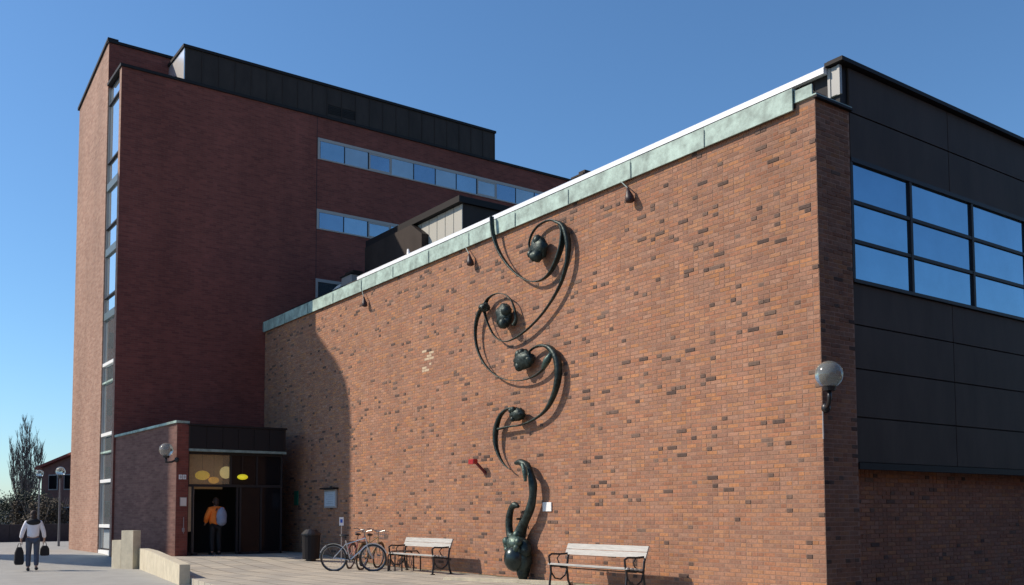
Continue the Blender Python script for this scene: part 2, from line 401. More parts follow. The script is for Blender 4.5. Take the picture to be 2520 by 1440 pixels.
# backing of the walls (mortar face), butted end to end
wall = MB().box((XW, YC, 0), (XW+.30, YB-.005, 8.56)).build('front_wall', M['mortar'], hall)
pier = MB().box((XW+.302, YC, 0), (13.93, YC+.30, 8.47)).build('end_pier', M['mortar'], hall)
def mark(p):
    """the small pale streak high on the wall"""
    y, z = p
    for (a, b, r) in ((22.05, 6.02, .10), (21.75, 5.98, .10), (21.85, 5.80, .13), (21.80, 5.62, .10), (22.1, 5.50, .12), (21.95, 5.48, .1)):
        if abs(y-a) < r*1.0 and abs(z-b) < r*.6: return True
    return False
brickwork(wall, 0, YC, YB-.01, .12, 8.39, XW, 150, 3, pale=mark)
brickwork(pier, 1, XW+.005, 13.925, .12, 8.47, YC, 110, 5, dark=.03, shade_mul=.58)  # shaded end of the wall, its bricks painted darker than the sunlit front
# copper fascia along the wall top
fas = thing_part = MB()
y = 9.86; k = 0
shape = lambda a, b, d=.0: MB().box((12.92+d, a, 8.35), (12.95+d, b, 8.70)).box((12.92+d, a, 8.70), (XW+.30, b, 8.725))
while y < YB-.05:
    y2 = min(y+1.98, YB-.03)
    o = shape(y+.004, y2-.004, (k % 2)*.004).build('copper_sheet', M['copper'], hall)
    MB().box((12.905, y2-.012, 8.362), (12.9195, y2+.012, 8.67)).build('sheet_seam', M['copper_dark'], o)
    y = y2; k += 1
MB().box((12.956, 9.86, 8.40), (XW-.002, YB-.04, 8.60)).build('fascia_backing', M['panel_back'], hall)
MB().box((12.96, 9.42, 8.475), (13.94, 9.855, 8.50)).box((12.96, 9.50, 8.50), (12.985, 9.855, 8.68)).build('corner_flashing', M['copper'], hall)
MB().box((12.95, 9.40, 8.43), (13.93, 9.47, 8.472)).build('pier_cap', M['coping'], hall)
# upper roof volume behind the wall
XU = 13.76
MB().box((XU+.02, YC+.06, 8.50), (30, YB-.4, 9.24)).build('upper_roof_volume', M['panel_back'], hall)
MB().box((XU, 10.05, 8.69), (XU+.018, 28.5, 9.10)).build('upper_side_panel', M['panel'], hall)
MB().box((XU-.03, YC+.01, 8.72), (XU+.018, 9.72, 9.22)).box((XU-.045, YC+.012, 8.70), (XU-.03, YC+.06, 9.22)).box((XU-.045, 9.68, 8.70), (XU-.03, 9.73, 9.22)).build('corner_casing', mat('casing_grey', (.33, .33, .31), .5), hall)
MB().prism([(XU-.14, 9.13), (XU-.14, 9.23), (XU+.02, 9.33), (XU+.30, 9.35), (XU+.30, 9.27), (XU-.05, 9.13)], 1, 9.74, 27.4).build('roof_edge_flashing', M['white_metal'], hall)
MB().box((XU-.12, YC-.10, 9.24), (30, YC+.20, 9.31)).box((XU-.12, YC+.20, 9.242), (XU+.2, 9.735, 9.305)).build('black_roof_coping', M['coping'], hall)
MB().box((XU+.3, YC+.5, 9.20), (30, YB-.5, 9.26)).build('roof_deck', M['zincpanel'], hall)
# cladding panels, facing -y
cx = [13.95, 17.06, 20.17, 23.28, 26.39, 29.5]
rows = [(8.455, 9.23, YC+.005), (7.66, 8.445, YC+.005), (4.795, 5.50, YC+.03), (4.045, 4.785, YC+.03), (3.225, 4.035, YC+.03), (2.46, 3.215, YC+.03)]
MB().box((13.94, YC+.075, 2.40), (29.6, YC+.35, 9.23)).build('panel_substructure', M['panel_back'], hall)
for z0, z1, yp in rows:
    for a, b in zip(cx[:-1], cx[1:]):
        MB().bbox((a+.008, yp, z0+.006), (b-.008, yp+.04, z1-.006), .006).build('cladding_panel', M['panel'], hall)
MB().box((13.94, YC-.03, 2.34), (29.6, YC+.06, 2.45)).build('bottom_flashing', M['coping'], hall)
MB().box((13.94, YC-.02, 7.58), (29.6, YC+.07, 7.655)).build('window_head', M['frame_dark'], hall)
win = MB()
win.box((13.94, YC-.02, 5.50), (29.6, YC+.07, 5.56))
mx = [13.96, 15.73, 17.83, 19.93, 22.03, 24.13, 26.23, 28.33, 29.55]
zr = [5.56, 6.22, 6.90, 7.58]
wf = win.build('window_band_frame', M['frame_dark'], hall)
for x in mx: MB().box((x-.035, YC-.01, 5.56), (x+.035, YC+.07, 7.58)).build('mullion', M['frame_dark'], wf)
for a, b in zip(mx[:-1], mx[1:]):
    for z in zr[1:-1]: MB().box((a+.036, YC-.004, z-.03), (b-.036, YC+.07, z+.03)).build('transom', M['frame_dark'], wf)
    for z0, z1 in zip(zr[:-1], zr[1:]):
        MB().box((a+.036, YC+.03, z0+.002), (b-.036, YC+.045, z1-.002)).build('window_pane', GR.choice([M['glass_blue'], M['glass_blue'], M['hall_b']]), wf)
# recessed brick base below the panels
base = MB().box((13.94, YC+.32, 0), (29.5, YC+.60, 2.39)).build('base_wall', M['mortar'], hall)
brickwork(base, 1, 13.94, 22.5, .12, 2.37, YC+.31, 30, 8, shade_mul=.85, dark=.03)  # bricks painted a little darker for the shaded base
MB().box((14, YC+.62, 0), (29.9, YB-.6, 8.4)).build('hall_interior_block', M['panel_back'], hall)
MB().box((XW-.012, YC, 0), (XW-.001, YB-.01, .118)).build('wall_plinth', M['concrete_cap'], hall)

# roof-top pieces of the hall
ph = thing('roof_stair_house', (16, 24.8, 9.26), 'metal clad roof housing with pale sunlit ribbed side behind the white roof edge', 'roof housing')
MB().box((16.02, 24.82, 9.26), (20, 31.0, 11.46)).build('housing_body', M['zincpanel'], ph)
MB().prism([(24.72, 11.40), (24.72, 11.60), (31.1, 11.64), (31.1, 11.40)], 0, 15.80, 20.2).build('roof_slab', M['coping'], ph)
for k in range(12):
    y0 = 24.84+k*.51
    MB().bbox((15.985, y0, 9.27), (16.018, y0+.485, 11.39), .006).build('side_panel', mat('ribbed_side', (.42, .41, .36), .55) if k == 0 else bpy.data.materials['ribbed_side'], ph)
MB().prism([(26.0, 9.27), (31.0, 9.27), (31.0, 11.36), (27.6, 11.36), (26.9, 10.9), (26.9, 10.4), (26.0, 10.3)], 0, 15.72, 15.98).build('shade_cover', M['zincpanel'], ph, fix=True)  # dark cover added where the pale ribbed side lies in shadow
for (nm, a, b, lab, m_) in (
        ('roof_vent', (15.0, 30.65, 9.26), (15.6, 31.45, 10.32), 'pale boxy roof vent near the low end of the copper edge', 'frame_light'),
        ('roof_vent', (15.0, 17.75, 9.26), (15.5, 18.15, 10.12), 'small white roof vent poking up into the sky beyond the white roof edge', 'white')):
    t = thing(nm, ((a[0]+b[0])/2, (a[1]+b[1])/2, 9.26), lab, 'vent', 'vents on the hall roof')
    MB().bbox(a, (b[0], b[1], b[2]-.1), .02).build('vent_casing', M[m_], t)
    MB().box((a[0]-.04, a[1]-.04, b[2]-.1), (b[0]+.04, b[1]+.04, b[2]-.06)).box((a[0]+.1, a[1]+.06, b[2]-.06), (b[0]-.1, b[1]-.1, b[2]+.07)).build('vent_cap', M['zincpanel'], t)
t = thing('roof_hatch', (15.0, 32.0, 9.26), 'low white roof hatch shining beside the pale boxy vent', 'hatch')
MB().prism([(31.55, 9.27), (31.55, 10.02), (31.8, 10.0), (32.5, 9.86), (32.5, 9.27)], 0, 15.0, 15.4).build('hatch_lid', M['white'], t)
t = thing('roof_cowl', (15.0, 26.2, 9.26), 'small bright white cowl in front of the ribbed roof housing', 'cowl')
MB().tube([(15, 26.45, 9.26), (15, 26.45, 9.85), (14.98, 26.5, 10.15)], [.10, .10, .03], 10).build('cowl_pipe', M['white'], t, smooth=True)

# ================================================================ OFFICE BLOCK
XL = 7.77
off_ = thing('office_block', (XL, YB, 0), 'tall dark red brick office block in shade with sunlit narrow side', 'building')
R_ = MB
# front block, behind the recessed glazed strip (fin at the corner)
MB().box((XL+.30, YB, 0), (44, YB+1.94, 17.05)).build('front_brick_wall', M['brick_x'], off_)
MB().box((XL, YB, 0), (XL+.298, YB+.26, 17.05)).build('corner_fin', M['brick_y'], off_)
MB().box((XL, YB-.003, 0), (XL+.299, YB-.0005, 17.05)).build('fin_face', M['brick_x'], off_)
MB().box((XL-.05, YB-.06, 17.05), (44, YB+.30, 17.15)).box((XL-.05, YB+.30, 17.051), (XL+.28, YB+1.9, 17.149)).build('roof_coping', M['coping'], off_)
# side (sunlit) wall with falling roof line
zt = lambda y: 18.78-(y-35.5)*.17
MB().prism([(35.66, 0), (40.5, 0), (40.5, zt(40.5)), (35.66, zt(35.66))], 0, XL, XL+.30).build('side_brick_wall', M['brick_y'], off_)
MB().prism([(35.60, zt(35.6)), (40.6, zt(40.6)), (40.6, zt(40.6)+.11), (35.60, zt(35.6)+.11)], 0, XL-.06, XL+.31).build('sloping_coping', M['coping'], off_)
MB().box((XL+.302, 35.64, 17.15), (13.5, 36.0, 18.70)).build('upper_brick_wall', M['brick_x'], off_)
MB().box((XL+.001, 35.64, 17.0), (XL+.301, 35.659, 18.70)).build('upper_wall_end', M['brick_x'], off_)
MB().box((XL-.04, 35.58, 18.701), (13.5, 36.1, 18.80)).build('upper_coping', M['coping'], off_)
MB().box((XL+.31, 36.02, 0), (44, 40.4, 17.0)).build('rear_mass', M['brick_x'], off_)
MB().prism([(36.1, 17.0), (40.4, 17.0), (40.4, zt(40.4)-.2), (36.1, zt(36.1)-.2)], 0, XL+.31, 13.4).build('rear_roof_mass', M['zincpanel'], off_)
# glazed strip
sx = XL+.10
strip = MB().box((XL+.115, YB+.262, .30), (XL+.29, 35.655, 17.04)).build('glazed_strip', M['frame_dark'], off_)
zs = [.45, 1.25, 2.80, 3.80, 4.42, 6.25, 6.90, 8.62, 9.3, 10.92, 11.8, 13.30, 14.2, 16.35, 17.0]
bars = {1.25: 'w', 2.80: 'w', 3.80: 'g', 4.42: 'w', 6.25: 'g', 6.90: 'w', 8.62: 'D', 9.3: 'd', 10.92: 'D', 11.8: 'd', 13.30: 'D', 14.2: 'd', 16.35: 'd'}
for a, b in zip(zs[:-1], zs[1:]):
    MB().box((XL+.10, YB+.275, a+.03), (XL+.112, 35.645, b-.03)).build('strip_pane', M['glass_strip'], strip)
for z, c in bars.items():
    h = {'w': .11, 'g': .06, 'D': .26, 'd': .05}[c]
    MB().box((XL+.03, YB+.27, z-h/2), (XL+.114, 35.65, z+h/2)).build('strip_spandrel' if c == 'D' else 'strip_transom', {'w': M['white'], 'g': M['copper'], 'D': mat('spandrel', (.10, .13, .13), .4), 'd': M['frame_dark']}[c], strip)
MB().box((XL+.02, YB+.265, .0), (XL+.112, 35.652, .42)).build('strip_base', M['white'], strip)
MB().box((XL+.04, YB+.262, .42), (XL+.114, YB+.30, 17.03)).box((XL+.04, 35.62, .42), (XL+.114, 35.655, 17.03)).build('strip_jambs', M['frame_light'], strip)
MB().box((14.99, YB-.004, .3), (15.012, YB-.0005, 17.04)).build('movement_joint', M['frame_dark'], off_)
# dark roof plant box with upright metal panels
box = MB().box((9.93, YB+.06, 17.15), (23.38, YB+6, 18.42)).build('plant_room', M['panel_back'], off_)
px_ = [9.92+(23.40-9.92)*k/22 for k in range(23)]
for i, (a, b) in enumerate(zip(px_[:-1], px_[1:])):
    vent = 9 <= i <= 10
    if vent:
        MB().box((a+.006, YB+.03, 17.16), (b-.006, YB+.058, 17.30)).build('metal_panel', M['zincpanel'], box)
        MB().box((a+.006, YB+.03, 17.66), (b-.006, YB+.058, 18.36)).build('metal_panel', M['zincpanel'], box)
    else:
        MB().bbox((a+.006, YB+.03, 17.16), (b-.006, YB+.058, 18.36), .004).build('metal_panel', M['zincpanel'], box)
    MB().box((b-.015, YB+.01, 17.16), (b+.015, YB+.03, 18.36)).build('standing_seam', M['zincpanel'], box)
for k in range(5): MB().box((px_[9]+.02, YB+.035, 17.32+k*.065), (px_[11]-.03, YB+.055, 17.35+k*.065)).build('louvre', M['coping'], box)
MB().box((9.84, YB-.03, 18.36), (23.46, YB+6.1, 18.46)).build('plant_coping', M['coping'], box)
MB().box((9.89, YB+.07, 17.16), (9.925, YB+5.9, 18.355)).build('plant_side', M['zinc'], box)
# window bands
def band(x0, x1, z0, z1, step, casem):
    f = MB().box((x0-.09, YB-.035, z1), (x1+.09, YB-.002, z1+.12)).box((x0-.09, YB-.033, z0-.05), (x0, YB-.002, z1)).box((x0-.0, YB-.034, z0-.05), (x1+.09, YB-.002, z0)).build('window_band', M['frame_light'], off_)
    n_ = max(1, round((x1-x0)/step)); xs_ = [x0+(x1-x0)*k/n_ for k in range(n_+1)]
    for k, (a, b) in enumerate(zip(xs_[:-1], xs_[1:])):
        p = MB().box((a+.02, YB-.018, z0+.002), (b-.02, YB-.004, z1-.002)).build('window_pane', GR.choice([M['glass_office'], M['office_b'], M['office_c']]), f)
        if k % 5 == 2:
            MB().box((a+.03, YB-.03, z0+.004), (b-.03, YB-.019, z0+.06)).box((a+.03, YB-.03, z1-.06), (b-.03, YB-.019, z1-.004)).box((a+.03, YB-.03, z0+.06), (a+.085, YB-.019, z1-.06)).box((b-.085, YB-.03, z0+.06), (b-.03, YB-.019, z1-.06)).build('casement_frame', M['frame_light'], p)
    for k, x in enumerate(xs_[1:-1]):
        MB().box((x-.018, YB-.03, z0+.001), (x+.018, YB-.004, z1-.001)).build('mullion', M['frame_light'] if k % 5 == 2 else M['frame_dark'], f)
band(15.12, 31.8, 15.42, 16.10, 1.045, 0)
band(15.10, 31.8, 12.66, 13.28, 1.045, 0)
band(15.08, 31.8, 9.90, 10.55, 1.045, 0)

# ================================================================ ENTRANCE PORCH
PC = Vector((8.74, 29.84)); PF = Vector((7.84, YB-.01)); PD = (PF-PC).normalized(); PN = Vector((-PD.y, PD.x))
if PN.x > 0: PN = -PN
porch = thing('entrance_porch', (8.74, 29.84, .3), 'low entrance porch with brick side wall, dark canopy and glass doors', 'porch')
def skew(p0, p1, thick, z0, z1a, z1b, mb=None):
    mb = mb or MB(); q = -PN*thick
    a, b = p0, p1; c, d = p1+q, p0+q
    mb.add([(a.x,a.y,z0),(b.x,b.y,z0),(c.x,c.y,z0),(d.x,d.y,z0),(a.x,a.y,z1a),(b.x,b.y,z1b),(c.x,c.y,z1b),(d.x,d.y,z1a)],
           [(0,3,2,1),(4,5,6,7),(0,1,5,4),(1,2,6,5),(2,3,7,6),(3,0,4,7)])
    return mb
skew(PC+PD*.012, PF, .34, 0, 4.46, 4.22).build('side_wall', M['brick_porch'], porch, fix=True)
cp = skew(PC+PN*.05-PD*.03, PF+PN*.05, .46, 4.22, 4.54, 4.30)
cp.v = [(x, y_, z if i >= 4 else (4.465 if abs(y_-29.8) < 1 else 4.225)) for i, (x, y_, z) in enumerate(cp.v)]
cp.build('wall_coping', M['copper'], porch, fix=True)
YP = 29.84
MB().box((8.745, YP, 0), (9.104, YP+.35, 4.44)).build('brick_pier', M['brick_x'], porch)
MB().box((9.106, YP-.05, 3.68), (12.254, YP+2.5, 4.40)).build('canopy', M['zincpanel'], porch)
for k in range(6): MB().box((9.134+k*.51, YP-.075, 3.70), (9.134+k*.51+.49, YP-.051, 4.38)).build('canopy_panel', M['coping'], porch)
MB().box((9.106, YP-.09, 3.60), (12.264, YP+.02, 3.678)).build('canopy_edge', M['copper_dark'], porch)
MB().box((9.073, YP-.10, 4.402), (12.285, YP+2.6, 4.46)).build('canopy_coping', M['coping'], porch)
# door front, in plane YP+.15
gy = YP+.15
fr = MB()
fr.box((9.114, gy, 2.50), (12.234, gy+.08, 2.58)).box((9.114, gy, 3.52), (12.234, gy+.08, 3.598))
for x in (9.134, 9.298, 10.725, 10.827, 11.520, 12.203): fr.box((x-.03, gy, .36), (x+.03, gy+.08, 2.499))
for x in (9.145, 10.501, 11.367, 12.203): fr.box((x-.03, gy, 2.581), (x+.03, gy+.08, 3.519))
fr.box((9.114, gy, .33), (9.481, gy+.08, .42)).box((10.755, gy, .33), (12.234, gy+.08, .42))
dfr = fr.build('door_frame', M['frame_dark'], porch)
tan = mat('tan_panel', (.40, .29, .18), .6, noise=.15)
def see_through(name, col, amount):
    m = bpy.data.materials.new(name); m.use_nodes = True; N = m.node_tree.nodes; L = m.node_tree.links
    b = N['Principled BSDF']; b.inputs['Base Color'].default_value = (*col, 1); b.inputs['Roughness'].default_value = .15
    t_ = N.new('ShaderNodeBsdfTransparent'); x = N.new('ShaderNodeMixShader'); x.inputs[0].default_value = amount
    L.new(t_.outputs[0], x.inputs[1]); L.new(b.outputs[0], x.inputs[2]); L.new(x.outputs[0], N['Material Output'].inputs[0])
    return m
MB().box((9.185, gy+.03, 2.59), (10.460, gy+.042, 3.515)).build('fanlight_pane', see_through('warm_glass', (.45, .33, .20), .35), porch)
MB().box((9.12, YP+.95, 2.45), (10.5, YP+1.0, 3.66)).build('lit_back_panel', tan, porch)
MB().box((9.165, gy+.03, 1.1), (9.267, gy+.045, 2.49)).build('side_light_panel', tan, porch)
def lantern(px, py, rx, rz, col, label, st, y_):
    c = at(px, py, 1, y_)
    t_ = thing('hanging_lamp', c, label, 'lamp', 'yellow lamps glowing behind the fanlight')
    m = bpy.data.materials.new('lit_shade'); m.use_nodes = True; b = m.node_tree.nodes['Principled BSDF']
    b.inputs['Base Color'].default_value = (*col, 1); b.inputs['Roughness'].default_value = .6
    b.inputs['Emission Color'].default_value = (*col, 1); b.inputs['Emission Strength'].default_value = st
    MB().sphere(c, (rx, rx*.8, rz), 20, 12).build('lamp_shade', m, t_, smooth=True)
    MB().tube([c+Vector((0, 0, rz*.9)), Vector((c.x, c.y, 3.67))], .008, 5).build('cord', M['black'], t_)
for a, b in ((10.541, 11.326), (11.408, 12.162)): MB().box((a, gy+.03, 2.59), (b, gy+.042, 3.515)).build('fanlight_pane', M['glass_dark'], porch)
for a, b in ((10.868, 11.479), (11.561, 12.162)): MB().box((a, gy+.03, .43), (b, gy+.042, 2.49)).build('door_pane', M['glass_dark'], porch)
# open left leaf and dark lobby
MB().box((9.338, gy+.9, .36), (9.369, gy+.10, 2.45)).build('open_door_leaf', M['frame_light'], porch)
MB().box((9.114, YP+2.45, .3), (12.234, YP+2.5, 3.66)).box((12.213, YP+.25, .3), (12.254, YP+2.4, 3.66)).build('lobby_wall', M['panel_back'], porch)
MB().box((9.114, YP-.02, .30), (12.234, YP+2.44, .345)).build('door_step', M['concrete_cap'], porch)
# yellow fanlight decals
lantern(498, 1170, .23, .15, (.90, .60, .06), 'wide yellow lamp glowing behind the fanlight, furthest to the left', .45, YP+.55)
lantern(556, 1163, .20, .20, (.95, .78, .32), 'round pale yellow lamp glowing behind the fanlight, the highest', .55, YP+.60)
lantern(526, 1182, .17, .11, (.95, .50, .08), 'small orange lamp glowing low between the two larger lamps', .40, YP+.50)
lantern(597, 1174, .17, .09, (.85, .72, .03), 'flat yellow lamp glowing behind the dark right part of the fanlight', .45, YP+.10)
# house number sign and notice on the pier
t = thing('number_sign', (8.910, YP-.03, 2.79), 'small white two digit number plate high on the dark brick pier', 'sign')
MB().box((8.813, YP-.025, 2.72), (8.915, YP-.004, 2.86)).box((8.936, YP-.025, 2.72), (9.033, YP-.004, 2.86)).build('number_tiles', M['sign'], t)
dg = MB()
for xx in (8.864, 8.984):
    dg.box((xx-.022, YP-.029, 2.75), (xx-.010, YP-.026, 2.83)).box((xx+.010, YP-.029, 2.75), (xx+.022, YP-.026, 2.83)).box((xx-.0099, YP-.029, 2.82), (xx+.0099, YP-.026, 2.83)).box((xx-.0099, YP-.029, 2.75), (xx+.0099, YP-.026, 2.76))
dg.build('digits', M['frame_dark'], t)
t = thing('pier_notice', (8.951, YP-.03, 2.02), 'pale paper notice on the brick pier below the number plate', 'notice')
MB().box((8.859, YP-.02, 1.89), (9.063, YP-.004, 2.16)).build('notice_board', M['frame_light'], t)
MB().box((8.875, YP-.023, 1.905), (9.048, YP-.021, 2.145)).build('paper', mat('paper', (.62, .56, .52), .7), t)
t = thing('door_button', (8.961, YP-.03, 1.3), 'small grey door opener post below the notice on the pier', 'door opener')
MB().tube([(8.971, YP-.05, 1.05), (8.971, YP-.05, 1.55)], .012, 8).box((8.936, YP-.05, 1.10), (9.007, YP-.004, 1.22)).build('opener_plate', mat('opener', (.25, .2, .2), .5), t)
# ================================================================ GLOBE LAMPS
def globe_lamp(loc, wall_pt, r, label):
    t = thing('wall_lamp', loc, label, 'lamp', 'round globe wall lamps')
    c = Vector(loc)
    gl = MB().sphere(c, r, 24, 16).build('globe', M['glassg'], t, smooth=True)
    MB().sphere(c-Vector((0, 0, r*.35)), (r*1.005*.93, r*.93, r*.66), 20, 8).build('globe_collar_glow', M['white'], gl, smooth=True) if False else None
    a = c-Vector((0, 0, r*.92)); b = a-Vector((0, 0, r*.9)); wp = Vector(wall_pt)
    MB().tube([a+Vector((0, 0, .02)), a-Vector((0, 0, r*.25))], [r*.52, r*.42], 16).build('socket', M['black'], t)
    MB().tube([a-Vector((0, 0, r*.2)), b, b.lerp(wp, .5)-Vector((0, 0, r*.15)), wp], [.035, .035, .032, .03], 10).build('arm', M['black'], t, smooth=True)
    MB().sphere(wp, (.075, .075, .085), 12, 8).build('bracket', M['black'], t, smooth=True)
    return t
pt = at(2040, 922, 1, 9.22)
globe_lamp(pt, (XW+.02, YC-.05, pt.z-.50), .22, 'large clear globe lamp on black arm at the near corner of the hall')
MB().tube([(XW-.012, YC-.012, pt.z-1.0), (XW-.012, YC-.012, pt.z-.55)], .012, 8).build('lamp_conduit', M['frame_light'], hall)
pt = at(409, 1107, 1, 29.82)
globe_lamp(pt, (8.73, 29.80, pt.z-.30), .21, 'round globe lamp on the sunlit corner of the entrance porch')

# ================================================================ THINGS ON THE WALL
def plate(name, y0, y1, z0, z1, label, cat, m_=None, d=.02):
    t = thing(name, (XW-d, (y0+y1)/2, z0), label, cat)
    return t
t = plate('info_plaque', 16.54, 16.86, 1.66, 1.88, 'small blank white plaque on the sunlit wall right of the sculpture', 'plaque')
MB().bbox((XW-.035, 16.55, 1.67), (XW-.006, 16.86, 1.87), .004).build('plaque_face', M['white'], t)
t = plate('notice_case', 27.4, 28.3, 1.84, 2.37, 'pale wall notice case with dark top at the edge of the shade above the bicycles', 'notice case')
MB().bbox((XW-.07, 27.40, 1.82), (XW-.008, 28.28, 2.40), .008).build('case_frame', M['frame_light'], t)
MB().box((XW-.078, 27.46, 1.87), (XW-.071, 28.22, 2.34)).build('poster_sheet', mat('poster', (.50, .56, .62), .35, noise=.1), t)
MB().box((XW-.20, 27.34, 2.41), (XW-.01, 28.34, 2.46)).build('case_hood', M['coping'], t)
pr = MB()
for k in range(5): pr.box((XW-.081, 27.60, 1.95+k*.07), (XW-.0785, 28.1-(k % 2)*.12, 1.965+k*.07))
pr.build('printed_lines', mat('print_grey', (.30, .36, .42), .5), t)
t = plate('green_sign', 30.4, 30.8, 1.91, 2.47, 'small green sign on the shaded wall beside the entrance', 'sign')
MB().bbox((XW-.03, 30.45, 1.93), (XW-.006, 30.78, 2.42), .004).build('sign_face', mat('green_enamel', (.01, .16, .10), .4), t)
# red horn lamp sticking out of the wall
t = thing('red_alarm_horn', (XW, 19.68, 2.9), 'red box on a short arm sticking out of the wall left of the sculpture', 'alarm')
pa = at(1196, 1166, 0, XW-.01); pb = at(1172, 1139, 0, XW-.22)
MB().tube([pa, pb], .035, 8).build('horn_arm', mat('dark_red', (.14, .012, .012), .5), t)
pb = at(1164, 1136, 0, XW-.26)
MB().bbox((pb.x-.07, pb.y-.12, pb.z-.06), (pb.x+.07, pb.y+.12, pb.z+.06), .02).build('horn_box', M['red'], t)
def hung_light(p, s_, label):
    t = thing('fascia_light', p, label, 'light', 'small dark lights hung below the copper edge')
    top = Vector((12.93, p.y+.30*s_, 8.38))
    MB().tube([top, p+Vector((0, .05, .16*s_))], .012, 6).build('stem', M['copper_dark'], t)
    MB().tube([p+Vector((0, .05, .17)), p+Vector((0, .03, .07)), p+Vector((0, 0, -.04)), p+Vector((0, -.02, -.12)), p+Vector((0, -.02, -.15))],
              [.02, .05*s_, .085*s_, .09*s_, .05*s_], 12).build('lamp_body', mat('lamp_brown', (.03, .012, .012), .5) if 'lamp_brown' not in bpy.data.materials else bpy.data.materials['lamp_brown'], t, smooth=True)
for (px, py, lab, s_) in ((1549, 481, 'small dark light hung below the copper edge, nearest the hall corner', 1.05), (1157, 640, 'small dark light hung below the copper edge, just left of the sculpture top', 1.0), (897, 743, 'small dark light hung below the copper edge, nearest the office block', .9)):
    hung_light(at(px, py, 0, XW-.13), s_, lab)

# ================================================================ SCULPTURE
sc = thing('bronze_sculpture', (12.85, 17.7, .15), 'tall dark green bronze wall sculpture of linked spiral scrolls rising from a horned figure', 'sculpture')
def smooth_path(pts, k=6):
    P = [Vector(p) for p in pts]; out = []
    for i in range(len(P)-1):
        p0 = P[max(i-1, 0)]; p1 = P[i]; p2 = P[i+1]; p3 = P[min(i+2, len(P)-1)]
        for j in range(k):
            t_ = j/k
            out.append(.5*((2*p1)+(p2-p0)*t_+(2*p0-5*p1+4*p2-p3)*t_**2+(-p0+3*p1-3*p2+p3)*t_**3))
    out.append(P[-1]); return out
def ribbon(pp, w_, th, name='scroll', x0=12.86):
    """pp: path on the wall plane; w_: depth across (list), th: thickness in the wall plane (list)"""
    W = [at(px, py, 0, (x0[min(i, len(x0)-1)] if hasattr(x0, '__len__') else x0)) for i, (px, py) in enumerate(pp)]
    n_ = len(W); pts = smooth_path([(q.x, q.y, q.z) for q in W])
    m_ = MB(); N_ = len(pts); vs = []
    def lerp(a, t_):
        f_ = t_*(len(a)-1); i = min(int(f_), len(a)-2); return a[i]+(a[i+1]-a[i])*(f_-i)
    for i, p in enumerate(pts):
        t_ = pts[min(i+1, N_-1)]-pts[max(i-1, 0)]; t_.normalize()
        nn = Vector((0, -t_.z, t_.y)); u = i/(N_-1); a = lerp(w_, u)*.42; b = lerp(th, u)*.40
        prof = [(-a, -b*.6), (-a*.5, -b), (a*.5, -b), (a, -b*.6), (a, b*.6), (a*.5, b*.55), (0, b*.25), (-a*.5, b*.55), (-a, b*.6)]
        vs += [(p.x+q[0], p.y+nn.y*q[1], p.z+nn.z*q[1]) for q in prof]
    K = 9; fs = [tuple(range(K-1, -1, -1)), tuple((N_-1)*K+k for k in range(K))]
    for i in range(N_-1):
        for k in range(K): fs.append((i*K+k, i*K+(k+1) % K, (i+1)*K+(k+1) % K, (i+1)*K+k))
    m_.add(vs, fs)
    return m_.build(name, M['bronze'], sc, fix=True, smooth=True)
# top hook: over the copper edge, round and up to the first spiral
ribbon([(1210, 533), (1213, 572), (1224, 610), (1244, 645), (1272, 675), (1303, 692), (1330, 690), (1352, 673), (1370, 640), (1382, 603), (1385, 570), (1378, 549)],
       [.14, .13, .10, .08, .09, .14, .17, .15], [.05, .07, .06, .04, .05, .09, .10, .07], x0=[12.82, 12.82, 12.83, 12.84, 12.86, 12.86])
ribbon([(1378, 549), (1362, 542), (1342, 545), (1322, 558), (1308, 578), (1302, 602), (1308, 622)], [.13, .11, .08, .07, .07], [.07, .05, .035, .035, .05])
# outer arm down to the second scroll
ribbon([(1366, 545), (1386, 556), (1396, 585), (1398, 620), (1392, 660), (1378, 702), (1356, 742), (1328, 780), (1296, 812), (1264, 834), (1240, 840), (1218, 828), (1202, 800), (1193, 772), (1190, 752)],
       [.15, .18, .16, .12, .10, .08, .08, .08, .07, .07, .08, .12], [.08, .12, .11, .07, .05, .04, .04, .04, .04, .04, .05, .09])
ribbon([(1192, 752), (1202, 734), (1220, 723), (1240, 724), (1256, 736), (1265, 757), (1270, 785), (1264, 800)], [.13, .08, .06, .06, .08, .12], [.08, .04, .03, .03, .06, .10])
ribbon([(1190, 752), (1177, 775), (1170, 808), (1172, 846), (1183, 880), (1202, 908), (1228, 928), (1262, 937), (1298, 933), (1328, 917), (1348, 893), (1356, 870)],
       [.15, .12, .09, .08, .07, .06, .07, .10, .12], [.09, .07, .06, .05, .035, .03, .04, .06, .08])
ribbon([(1300, 868), (1314, 856), (1332, 851), (1352, 856), (1368, 876), (1374, 905), (1372, 940), (1362, 975), (1344, 1008), (1318, 1030), (1285, 1045), (1252, 1050), (1226, 1056)],
       [.07, .09, .16, .20, .20, .18, .14, .10, .09, .09, .11], [.04, .05, .10, .17, .17, .14, .11, .06, .05, .05, .07])
ribbon([(1282, 1012), (1266, 1004), (1248, 1007), (1232, 1022), (1223, 1045), (1219, 1072), (1221, 1100), (1230, 1126), (1243, 1146), (1256, 1156)],
       [.06, .09, .12, .14, .16, .14, .10, .06, .03], [.05, .06, .06, .09, .12, .10, .07, .04, .02])
